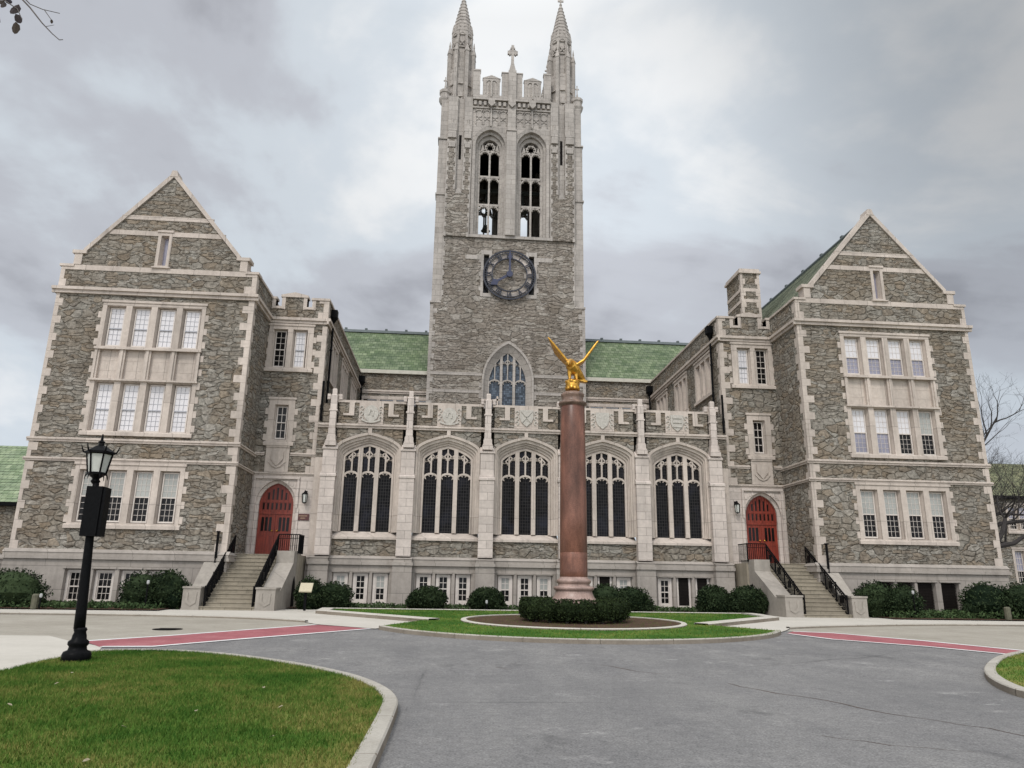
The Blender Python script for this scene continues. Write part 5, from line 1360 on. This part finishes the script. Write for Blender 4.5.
# a few dry leaves lying on the lawn
lf0 = None
for i, (x, y) in enumerate([(-5.6, 11.9), (-4.9, 9.2), (-3.3, 8.6), (-2.9, 9.6), (-4.3, 8.1), (-5.2, 10.0), (-3.9, 7.4), (-2.0, 9.9), (-3.0, 7.1), (-6.0, 13.2), (-1.7, 8.1), (-2.6, 11.6)]):
    if lf0 is None:
        m = MB(); m.add([(0, -.032, 0), (.02, -.006, .008), (.018, .02, .012), (0, .036, .005), (-.018, .018, .011), (-.021, -.006, .006)], [[0, 1, 2, 3], [0, 3, 4, 5]])
        lf0 = build('fallen_leaf', m, 'pale_leaf'); o = lf0
    else: o = lf0.copy(); COL.objects.link(o)
    o.location = (x, y, .15); o.rotation_euler = (random.uniform(-.3, .3), random.uniform(-.3, .3), random.uniform(0, 6))
    T_(o, 'small pale dry leaf lying on the front lawn', 'leaf', 'dry leaves on the front lawn')
# drain cover
m = MB(); zc_ = GZ(24)+.008; m.lathe([(.42, zc_), (.42, zc_+.012), (.36, zc_+.012)], -8.36, 24.0, 28)
for k in range(5): m.box(-8.66, -8.06, 24-.25+k*.125-.02, 24-.25+k*.125+.02, zc_+.012, zc_+.02)
T_(build('manhole_cover', m, 'iron'), 'round iron manhole cover set in the buff paving by the left crossing', 'manhole cover')

# ------------------------------------------------------------------ the column and its eagle
def monument():
    z0 = GZ(MY)+.13
    t = thing('eagle_column', (MX, MY, z0), 'tall red granite column topped by a gilded eagle, standing in the island hedge', 'monument')
    p = MB(); p.smooth = True
    p.lathe([(1.0, z0-.1), (1.0, .62), (.97, .66)], MX, MY, 4, pi/4); 
    b = MB(); b.lathe([(1.02, .40), (1.02, .95), (.86, 1.06), (.74, 1.20), (.68, 1.36), (.67, 1.42), (.73, 1.44), (.75, 1.50), (.73, 1.55), (.60, 1.58), (.58, 1.66), (.62, 1.68), (.65, 1.75), (.62, 1.81), (.54, 1.84), (.515, 1.90)], MX, MY, 48)
    build('column_base', b, 'pink_granite', t, True)
    s_ = MB(); zz = [1.90, 2.78, 8.38]
    for a, c in zip(zz, zz[1:]):
        rad = lambda z: .515-.045*((z-1.9)/6.5)**1.6
        s_.lathe([(rad(a)-.004, a), (rad(a), a+.006)]+[(rad(a+(c-a)*k/4), a+(c-a)*k/4) for k in (1, 2, 3)]+[(rad(c), c-.006), (rad(c)-.004, c)], MX, MY, 48)
    build('column_shaft', s_, 'red_granite', t, True)
    c = MB(); c.lathe([(.47, 8.38), (.48, 8.42), (.55, 8.44), (.56, 8.50), (.54, 8.54), (.46, 8.56), (.42, 8.62), (.42, 8.74), (.46, 8.80), (.46, 8.88), (.40, 8.92), (.34, 8.96), (.02, 8.97)], MX, MY, 48)
    build('column_capital', c, 'brown_granite', t, True)
    e = MB()
    # globe ringed with leaves, the bird leaning forward on it with raised wings
    e.ball((MX, MY, 9.24), .28, 18, 12)
    for k in range(10):
        a = 2*pi*k/10
        for zz_ in (9.1, 9.36): e.ball((MX+.22*cos(a), MY+.22*sin(a), zz_+.03*(k % 2)), .085, 8, 6)
    B = [(MX+.55, MY+.30, 9.58), (MX+.33, MY+.16, 9.72), (MX+.10, MY+.02, 9.90), (MX-.05, MY-.08, 10.06), (MX-.13, MY-.20, 10.14), (MX-.19, MY-.34, 10.10), (MX-.22, MY-.44, 10.02)]
    e.tube(B, [.05, .16, .235, .24, .18, .12, .085], 14)
    e.ball((MX-.23, MY-.46, 10.02), .115, 10, 8); e.tube([(MX-.25, MY-.54, 10.0), (MX-.26, MY-.64, 9.95), (MX-.26, MY-.67, 9.88)], [.05, .035, .008], 7)
    e.prism(lambda u, d, z: (MX+u, MY+.28+d, z), [(.12, 9.72), (.66, 9.52), (.62, 9.44), (.40, 9.47), (.10, 9.60)], -.12, .12)
    for sx in (-.11, .13): e.tube([(MX+sx, MY-.02, 9.85), (MX+sx*1.1, MY-.06, 9.62), (MX+sx*1.2, MY-.10, 9.48)], [.11, .075, .05], 8); [e.tube([(MX+sx*1.2, MY-.08, 9.5), (MX+sx*1.2+q, MY-.24, 9.42)], [.03, .012], 5) for q in (-.06, 0, .06)]
    for side, root, elbow, tip in ((-1, (-.16, 10.10), (-.36, 10.34), (-1.02, 11.13)), (1, (.14, 10.06), (.42, 10.24), (1.02, 11.08))):
        n = 9
        for k in range(n):                                    # overlapping feathers, chord running front to back
            yy = -.18+.62*k/(n-1); ln = 1.0-.34*(k/(n-1)); f = lambda q: (root[0]+(elbow[0]-root[0])*min(1, q*3)+(tip[0]-elbow[0])*max(0, (q-.333)/.667), root[1]+(elbow[1]-root[1])*min(1, q*3)+(tip[1]-elbow[1])*max(0, (q-.333)/.667))
            qs = [0, .15, .34, .55, .78, .95, 1.0]
            pts = [(MX+f(q*ln)[0], MY-.10+yy*(.55+.5*q), f(q*ln)[1]) for q in qs]
            e.tube(pts, [.06, .06, .062, .058, .052, .040, .018], 7)
    eo = build('gilded_eagle', e, 'gold', t, True)
    rm = eo.modifiers.new('fuse', 'REMESH'); rm.mode = 'VOXEL'; rm.voxel_size = .022; rm.use_smooth_shade = True
    return t
monument()

# ------------------------------------------------------------------ foliage builders
BOXY = 0.0
def leaf_cards(mb, c, r, n, size, shell=.55, flat=1.0):
    """n small leaf faces spread through an ellipsoid"""
    for _ in range(n):
        d = rng.normal(size=3); d /= np.linalg.norm(d); d = d*(1-BOXY)+d/np.max(np.abs(d))*BOXY*.9; q = (shell+(1-shell)*rng.random()**.6)
        p = np.array(c)+d*np.array(r)*q
        a = rng.normal(size=3)+d*.6; a /= np.linalg.norm(a); b = np.cross(a, rng.normal(size=3)); b /= np.linalg.norm(b)+1e-9; c2 = np.cross(a, b)
        s = size*rng.uniform(.6, 1.3)
        mb.add([p-b*s*.35, p+c2*s*.12+b*0, p+b*s*.35+a*s*.1, p-c2*s*.9+a*s*.3], [[0, 1, 2, 3]])
OFF = 0.76
def shrub(name, lumps, mat, label, cat='shrub', group=None, n=2400, size=.085, parent=None, base=None):
    x = sum(l[0] for l in lumps)/len(lumps); y = sum(l[1] for l in lumps)/len(lumps)
    t = thing(name, (x, y, GZ(y)+.05), label, cat, group)
    if BOXY == 0:
        lumps = lumps+[(l[0]+random.uniform(-.6, .6)*l[3], l[1]-random.uniform(0, .35)*l[4], l[2]-l[5]+l[5]*q*random.uniform(.95, 1.35), l[3]*q, l[4]*q, l[5]*q) for l in lumps for q in (.55, .68)]
    mb = MB()
    vol = [l[3]*l[4]*l[5] for l in lumps]; tot = sum(v**.67 for v in vol)
    for l, v in zip(lumps, vol):
        k = int(n*v**.67/tot)
        # a few uneven sub-clumps per lump keep the outline ragged
        for _ in range(22):
            d = rng.normal(size=3); d /= np.linalg.norm(d); d[2] = abs(d[2])*.9-.25
            leaf_cards(mb, (l[0]+d[0]*l[3]*OFF, l[1]+d[1]*l[4]*OFF, l[2]+d[2]*l[5]*OFF), (l[3]*.36, l[4]*.36, l[5]*.36), k//26, size, .3)
        leaf_cards(mb, l[:3], (l[3]*.92, l[4]*.92, l[5]*.92), k//2, size, .7)
        mb.lathe([(max(.01, .74*sin(pi*j/9)*(1+.05*(-1)**j))*l[3], l[2]-.74*cos(pi*j/9)*l[5]) for j in range(10)], l[0], l[1], 14, 0, 1, l[4]/l[3])
    build('foliage', mb, mat, t)
    st = MB()
    for l in lumps:
        for k in range(3): a = 2*pi*k/3; st.tube([(l[0], l[1], GZ(l[1])+.02), (l[0]+.3*l[3]*cos(a), l[1]+.3*l[4]*sin(a), l[2]+.3*l[5])], [.04, .015], 5)
    build('stem', st, 'bark', t)
    return t
SH = [
 ('wide dark evergreen shrub at the left edge before the garden wall', [(-18.6, 34.3, 1.08, 1.5, 1.1, .98), (-20.4, 34.6, 1.08, 1.5, 1.0, .98)]),
 ('broad dark evergreen shrub under the windows left of the left stairs', [(-13.45, 34.9, 1.08, 1.0, .85, .96), (-12.35, 34.9, 1.14, .95, .85, .98)]),
 ('dark shrub behind the small sign right of the left stairs', [(-6.5, 36.6, .98, .75, .7, .95), (-5.5, 37.0, .9, 1.05, .8, .8)]),
 ('round dark shrub under the second bay of the great hall', [(-1.0, 37.6, .85, 1.0, .8, .68)]),
 ('smaller round shrub left of the island column', [(1.85, 37.6, .85, .95, .8, .66)]),
 ('dark shrub showing right of the column base', [(7.7, 37.3, .95, 1.0, .8, .85), (9.0, 37.4, .9, 1.15, .8, .78)]),
 ('dark shrub under the louvres left of the right stairs', [(13.0, 36.9, .95, .95, .75, .86)]),
 ('bushy dark shrub against the cheek wall of the right stairs', [(14.55, 36.5, .95, 1.05, .7, .85)]),
 ('broad dark evergreen shrub just right of the right stairs', [(20.35, 35.3, 1.12, 1.1, .8, 1.02), (21.5, 35.0, 1.05, 1.0, .85, .96)]),
 ('large dark evergreen shrub at the right edge before the wing', [(25.6, 34.8, 1.14, 1.4, .9, 1.06), (27.5, 34.6, 1.14, 1.7, .95, 1.08)]),
]
for lab, lumps in SH: shrub('evergreen_shrub', lumps, 'yew', lab, 'shrub', 'dark evergreen shrubs along the foot of the hall', 9000, .095)
# clipped bushes ringing the column base
hb = []; BOXY = 0.6; OFF = .55
for k in range(16):
    a = 2*pi*k/16+.1; hb.append((MX+1.66*cos(a), MY+1.5*sin(a)))
for k, (x, y) in enumerate(hb):
    fr = 'front' if y < MY-.4 else ('back' if y > MY+.4 else 'side')
    shrub('hedge_bush', [(x, y, GZ(y)+.58, .46, .46, .44)], 'hedge', 'clipped dark bush of the hedge ring, on the %s of the column base' % fr, 'bush', 'clipped bushes ringing the column (%s)' % fr, 2600, .06)
BOXY = 0.0
def cover(name, box, n, dz, label, zr=.22):
    mb = MB()
    for _ in range(n):
        x, y = rng.uniform(box[0], box[1]), rng.uniform(box[2], box[3]); leaf_cards(mb, (x, y, GZ(y)+dz+rng.random()*zr), (.06, .06, .05), 3, .11, .2)
    return T_(build(name, mb, 'cover'), label, 'ground cover', None, 'stuff')
cover('ground_cover', (-22, -12.2, 33.2, 36.5), 2600, .05, 'low ground cover in the bed before the left wing')
cover('ground_cover', (20.4, 29, 33.8, 36.5), 2600, .05, 'low ground cover in the bed before the right wing', .32)
cover('ground_cover', (-7.3, 14.6, 37.4, 39.3), 2600, .05, 'low ground cover along the base of the great hall')
sheet('bed', [(-40, 33.0), (-12.0, 33.0), (-12.0, 36.9), (-40, 36.9)], 'mulch', .075, 'planting bed before the left wing')
sheet('bed', [(20.1, 33.4), (40, 33.0), (40, 36.9), (20.1, 36.9)], 'mulch', .075, 'planting bed before the right wing')
sheet('bed', [(-7.6, 36.65), (14.9, 36.65), (14.9, 39.6), (-7.6, 39.6)], 'mulch', .075, 'planting bed before the great hall')

# small garden spotlights and stakes in the beds
def spot(x, y, h, label):
    t = thing('garden_spotlight', (x, y, GZ(y)+.07), label, 'garden light', 'small lights in the planting beds'); z = GZ(y)+.07
    m = MB(); m.tube([(x, y, z), (x, y, z+h)], .03, 6); build('stake', m, 'iron', t)
    m = MB(); m.lathe([(.03, z+h), (.06, z+h+.04), (.06, z+h+.14), (.03, z+h+.17)], x, y, 10); build('lamp_head', m, 'white_plastic', t)
spot(-16.7, 33.0, .42, 'small white garden spotlight before the shrub at the left edge'); spot(-12.75, 33.6, 1.0, 'small white garden spotlight on a tall stake before the broad left shrub')
spot(1.8, 36.7, .3, 'small white garden spotlight before the round shrub left of the column'); spot(21.6, 34.2, 1.05, 'small white garden spotlight before the shrub right of the right stairs')
for x, y, lab in ((-16.95, 33.1, 'grey wooden post beside the spotlight at the left edge'), (25.6, 33.5, 'mossy wooden post before the shrub at the right edge')):
    m = MB(); m.lathe([(.14, GZ(y)+.05), (.14, GZ(y)+.58), (.10, GZ(y)+.64)], x, y, 10); T_(build('bed_post', m, 'stake'), lab, 'post')
# slanted information sign by the left stairs
def info_sign():
    x, y, z = -6.22, 34.0, GZ(34)+.06
    t = thing('information_sign', (x, y, z), 'small sand coloured information sign on a dark post beside the left stairs', 'sign')
    m = MB(); m.box(x-.05, x+.05, y-.03, y+.03, z, 1.2); build('post', m, 'iron', t)
    m = MB(); side = lambda u, d, zz: (x+d, y+u, zz); m.prism(side, [(-.16, 1.12), (.18, 1.48), (.15, 1.52), (-.19, 1.16)], -.27, .27); build('panel', m, 'sign_face', t)
    m = MB(); m.prism(side, [(-.15, 1.185), (-.02, 1.325), (-.022, 1.33), (-.152, 1.19)], -.2, -.04); build('pale_notice', m, 'white_plastic', t)
info_sign()

# ------------------------------------------------------------------ lamp post with its lantern and black box
def lamp_post():
    x, y = -6.9, 15.25; z = GZ(y)+.10
    t = thing('lamp_post', (x, y, z), 'black iron lamp post with glazed lantern and black box, on the front lawn', 'lamp post')
    lean = .045
    X = lambda zz: x-lean*(zz-z)
    b = MB(); b.lathe([(.25, z-.05), (.25, z+.12), (.23, z+.17), (.165, z+.20), (.15, z+.26), (.18, z+.30), (.18, z+.35), (.13, z+.39), (.12, z+.46), (.10, z+.52), (.118, z+.56), (.095, z+.60)], x, y, 24); build('base', b, 'iron', t, True)
    p = MB(); zs = [z+.58+.28*i for i in range(11)]; p.tube([(X(q), y, q) for q in zs], [.10-.0042*i for i in range(11)], 16)
    p.tube([(X(3.38), y, 3.38), (X(3.46), y, 3.46)], .05, 12); build('pole', p, 'iron', t, True)
    bx = MB(); c = X(2.9)+.06; bx.box(c-.17, c+.13, y-.16, y+.12, 2.40, 3.36); bx.box(c+.132, c+.19, y-.13, y+.10, 2.40, 3.34); build('banner_box', bx, 'iron', t)
    xl = X(3.8); l = MB()
    l.lathe([(.055, 3.42), (.09, 3.47), (.06, 3.52), (.13, 3.58), (.17, 3.60), (.17, 3.63)], xl, y, 12, 0)
    for k in range(6):
        a = pi/3*k+.2; e = lambda r, zz, q=0: (xl+r*cos(a+q), y+r*sin(a+q), zz)
        l.tube([e(.165, 3.62), e(.235, 4.02)], .018, 5); l.tube([e(.20, 4.03), e(.30, 4.05), e(.33, 4.12), e(.35, 4.19)], [.022, .02, .014, .005], 5)
        l.tube([e(.235, 4.02), e(.235, 4.02, pi/3)], .02, 5); l.tube([e(.168, 3.63), e(.168, 3.63, pi/3)], .018, 5); l.tube([e(.17, 3.62), e(.20, 3.57), e(.21, 3.50)], [.016, .012, .005], 5)
    l.lathe([(.275, 4.02), (.275, 4.06), (.20, 4.11), (.11, 4.17), (.06, 4.19), (.05, 4.24), (.07, 4.26), (.03, 4.29), (.012, 4.42)], xl, y, 6, .2)
    build('lantern_frame', l, 'iron', t)
    g = MB(); g.lathe([(.155, 3.64), (.222, 4.01)], xl, y, 6, .2); build('lantern_glass', g, 'lamp_glass', t)
lamp_post()

# wall lanterns and the plaque by the red doors
def wall_lantern(s, label):
    x = cx(s, 11.68); y = YB-.06; z = 5.75
    t = thing('wall_lantern', (x, y, z), label, 'wall lantern', 'iron lanterns beside the red doors')
    m = MB(); m.tube([(x, y, z+.34), (x, y-.14, z+.44), (x, y-.26, z+.40), (x, y-.26, z+.30)], .022, 6); m.box(x-.07, x+.07, y-.03, y, z+.2, z+.45)
    m.lathe([(.02, z+.46), (.06, z+.36), (.17, z+.27), (.17, z+.24)], x, y-.26, 6); m.lathe([(.11, z-.20), (.11, z-.17), (.03, z-.24)], x, y-.26, 6)
    for k in range(6): a = k*pi/3; m.tube([(x+.11*cos(a), y-.26+.11*sin(a), z-.18), (x+.15*cos(a), y-.26+.15*sin(a), z+.25)], .014, 4)
    build('bracket_frame', m, 'iron', t)
    g = MB(); g.lathe([(.095, z-.17), (.135, z+.24)], x, y-.26, 6); build('lantern_glass', g, 'lamp_glass', t)
wall_lantern(-1, 'black iron wall lantern right of the left red door'); wall_lantern(1, 'black iron wall lantern left of the right red door')
def plaque():
    mp = front(YB-.06); u, z = cx(-1, 11.72), 4.83
    m = MB(); m.bx(mp, u-.31, u+.31, 0.002, .04, z-.17, z+.17); t = T_(build('door_plaque', m, 'plaque'), 'dark red plaque with two pale lines beside the left red door', 'plaque')
    l = MB(); r_ = random.Random(3)
    for zz, a, e in ((z+.06, -.22, .22), (z-.06, -.13, .13)):
        q = u+a
        while q < u+e: w = r_.uniform(.025, .045); l.bx(mp, q, q+w, .04, .046, zz-.028, zz+.028); q += w+.016
    build('lettering', l, 'plaque_pale', t)
plaque()

# ------------------------------------------------------------------ trees
def branch(mb, p, d, L, r, depth, rnd, tips, spread=.55, up=.15, seg=4):
    p = Vector(p); d = Vector(d).normalized(); pts = [p.copy()]; rad = [r]
    for i in range(seg):
        d = (d+Vector((rnd.gauss(0, .13), rnd.gauss(0, .13), rnd.gauss(up*.25, .10)))).normalized(); p = p+d*L/seg; pts.append(p.copy()); rad.append(max(.004, r*(1-.45*(i+1)/seg)))
    mb.tube(pts, rad, 7 if r > .05 else (5 if r > .015 else 3), False)
    if depth == 0: tips.append((p, d)); return
    k = 3 if depth > 1 else 4
    for i in range(k):
        t = pts[seg-(i % 2)] if depth < 4 else pts[-1]
        nd = (d+Vector((rnd.gauss(0, spread), rnd.gauss(0, spread), rnd.gauss(up, spread*.7)))).normalized()
        branch(mb, t, nd, L*rnd.uniform(.6, .82), max(.004, rad[-1]*rnd.uniform(.6, .8)), depth-1, rnd, tips, spread, up, seg)
def bare_tree(x, y, h, seed, label, lean, limbs, arcs=()):
    rnd = random.Random(seed); z = GZ(y)
    t = thing('bare_tree', (x, y, z), label, 'tree', 'bare winter trees beside the hall')
    m = MB(); top = Vector((x+lean[0], y+lean[1], z+h*.32)); m.tube([(x, y, z-.1), (x+lean[0]*.25, y, z+h*.1), (x+lean[0]*.6, y+lean[1]*.5, z+h*.22), top], [.30, .24, .21, .18], 10)
    build('trunk', m, 'bark', t, True)
    c = MB(); tips = []
    for pts, r0, r1 in arcs:
        n_ = len(pts); c.tube(pts, [r0+(r1-r0)*i/(n_-1) for i in range(n_)], 8)
        for i in range(1, n_):
            a_, b_ = Vector(pts[i-1]), Vector(pts[i])
            for k in range(4):
                q = a_.lerp(b_, rnd.random()); branch(c, q, ((b_-a_).normalized()*.5+Vector((rnd.gauss(0, .4), rnd.gauss(0, .4), abs(rnd.gauss(.7, .3))))), rnd.uniform(1.1, 1.8), .05, 3, rnd, tips)
    for dx, dy, dz, L in limbs: branch(c, top, (dx, dy, dz), L, .17, 5, rnd, tips)
    build('crown', c, 'bark', t)
bare_tree(31.0, 42.0, 12.0, 5, 'bare dark branched tree at the right edge beyond the right wing', (.6, -.5), [(.5, 0, 1.0, 2.2), (1.0, -.2, .35, 2.4), (.8, .3, .1, 2.4)],
    [([(31.05, 42, 1.6), (31.5, 43.3, 3.6), (32.6, 44, 5.0), (34.2, 44.2, 5.7), (36.6, 44.6, 6.0)], .22, .10), ([(31.1, 42, 2.8), (31.9, 43.4, 5.6), (33.4, 44.1, 6.3), (36.0, 44.4, 6.3)], .16, .06), ([(31.3, 42, 3.6), (31.7, 43.5, 7.6), (32.6, 44.0, 9.3), (34.0, 44.2, 11.0), (35.2, 44.3, 12.6)], .17, .04)])
bare_tree(36.5, 49.0, 13.0, 11, 'slighter bare tree farther right, before the neighbouring stone building', (-.5, .2), [(.3, 0, 1.1, 2.8), (-.5, .2, 1.0, 2.8), (.4, -.3, .8, 2.6)])
# tree on the left of the camera whose twig hangs into the picture
def near_tree():
    rnd = random.Random(4); x, y = -8.6, 4.4
    t = thing('street_tree', (x, y, .1), 'nearly bare tree left of the lawn, its leafy twig hanging into the sky', 'tree')
    m = MB(); m.tube([(x, y, 0), (x+.05, y, 1.5), (x+.1, y, 3.2), (x+.25, y+.1, 4.9)], [.24, .19, .17, .14], 12); build('trunk', m, 'bark', t, True)
    c = MB(); tips = []
    c.tube([(x+.25, y+.1, 4.8), (x+1.4, y+.2, 5.7), (x+3.0, y+.4, 6.35), (x+4.3, y+.5, 6.5), (-3.62, 4.96, 6.12)], [.10, .075, .05, .03, .012], 8)
    for d in ((-.6, .1, 1), (-.2, -.8, .9), (-.9, .6, .5), (-.3, .6, 1.2)): branch(c, (x+.25, y+.1, 4.8), d, 1.5, .08, 3, rnd, tips)
    # the twigs in view
    c.tube([(-3.62, 4.96, 6.12), (-3.48, 5.0, 5.97), (-3.36, 5.0, 5.85), (-3.25, 5.0, 5.72), (-3.16, 5.0, 5.63), (-3.10, 5.0, 5.58), (-3.075, 5, 5.585)], [.010, .007, .006, .005, .004, .0035, .003], 5)
    c.tube([(-3.55, 4.98, 6.06), (-3.38, 5.02, 5.90), (-3.28, 5.02, 5.86), (-3.15, 5.02, 5.835)], [.006, .004, .0035, .003], 4)
    c.tube([(-3.27, 5.02, 5.86), (-3.20, 5.02, 5.77), (-3.185, 5.02, 5.75)], [.003, .0025, .002], 4); c.tube([(-3.22, 5, 5.69), (-3.16, 5.0, 5.71)], [.003, .002], 4)
    c.tube([(-3.62, 4.96, 6.05), (-3.56, 4.99, 5.90), (-3.45, 5.0, 5.83), (-3.40, 5.0, 5.74)], [.007, .005, .004, .003], 4); c.tube([(-3.7, 4.96, 6.0), (-3.6, 5.0, 5.84), (-3.55, 5, 5.70)], [.006, .004, .002], 4)
    build('crown', c, 'twig', t)
    lf = MB()
    for px, pz, s, a in ((-3.47, 5.83, .085, .4), (-3.43, 5.745, .065, -.5), (-3.435, 5.66, .075, .1), (-3.59, 5.89, .06, .8), (-3.62, 5.78, .07, 1.2), (-3.56, 5.86, .05, .2), (-3.185, 5.74, .026, 0), (-3.53, 5.90, .05, 2.0)):
        R_ = Matrix.Rotation(a, 3, 'Y') @ Matrix.Rotation(rnd.uniform(-.5, .5), 3, 'X')
        o = [Vector((u*s, q*s, v*s)) for u, v, q in ((0, .62, 0), (.35, .35, .12), (.42, -.05, .15), (.22, -.5, .05), (0, -.62, 0), (-.28, -.4, .08), (-.45, 0, .16), (-.3, .4, .1))]
        o = [R_ @ v+Vector((px, 5.0, pz)) for v in o]
        lf.add(o, [[0, 1, 2, 3, 4], [0, 4, 5, 6, 7]])
    build('foliage', lf, 'dead_leaf', t)
near_tree()

# ------------------------------------------------------------------ neighbouring buildings
def neighbour(name, x0, x1, y, wall_h, ridge, label, wins, roofmat='slate_x', depth=11, h0=.3):
    t = thing(name, ((x0+x1)/2, y, .3), label, 'building'); mp = front(y)
    m = MB(); wall(m, mp, x0, x1, 0, wall_h, [(a, b, c, d) for a, b, c, d, *_ in wins])
    for X_, mm in ((x0, facing_left(x0)), (x1, facing_right(x1))): wall(m, mm, y, y+depth, 0, lambda u: wall_h+(ridge-wall_h)*(1-abs(u-y-depth/2)/(depth/2)), [], 0, (y+depth/2,))
    wall(m, facing_back(y+depth), x0, x1, 0, wall_h); build('wall', m, 'rubble', t)
    r = MB(); n = 22
    for sgn in (0, 1):
        for i in range(n):
            a, b = i/n, (i+1)/n; ya, yb = [(y-.3)+(depth/2+.3)*q if not sgn else y+depth+.3-(depth/2+.3)*q for q in (a, b)]
            za, zb = wall_h+(ridge-wall_h)*a, wall_h+(ridge-wall_h)*b
            r.quad((x0-.2, ya, za+.06), (x1+.2, ya, za+.06), (x1+.2, yb, zb+.01), (x0-.2, yb, zb+.01)); r.quad((x0-.2, ya, za-.02), (x1+.2, ya, za-.02), (x1+.2, ya, za+.06), (x0-.2, ya, za+.06))
    ro = build('roof', r, roofmat, t)
    g = MB(); g.box(x0-.2, x1+.2, y-.45, y-.05, wall_h-.22, wall_h+.02); build('gutter', g, 'iron', ro)
    for a, b, c, d, n_ in wins:
        w_ = (b-a-.3)/n_; li = [(a+.15+w_*i+.06, a+.15+w_*(i+1)-.06) for i in range(n_)]
        gp_ = stone_group(t, mp, a, b, c, d, li, [(c+.25, d-.2)], False)
        for ua, ub in li: sash(gp_, mp, (ua+ub)/2, ub-ua-.12, c+.3, d-.25, (c+d)/2, -.2, 3, (3, 3), 'glass_lilac', 'glass_dark', 'wood', .03)
neighbour('stone_house', -52, -27.2, 52.0, 6.3, 11.0, 'stone building with a green slate roof behind the left wing', [(-31.6, -30.4, 3.4, 6.0, 1), (-36, -33, 3.4, 6.0, 2), (-31.6, -30.4, .9, 2.6, 1), (-36, -33, .9, 2.6, 2)], 'slate_pale')
neighbour('stone_house', 38.0, 70, 58.0, 9.2, 12.9, 'stone building with tall windows behind the bare trees at the right edge', [(40.5, 43.6, 6.2, 8.6, 3), (40.5, 43.6, 1.4, 5.0, 3), (45.5, 48.6, 6.2, 8.6, 3), (45.5, 48.6, 1.4, 5.0, 3), (50.5, 53.6, 6.2, 8.6, 3), (50.5, 53.6, 1.4, 5.0, 3)], 'slate_moss')
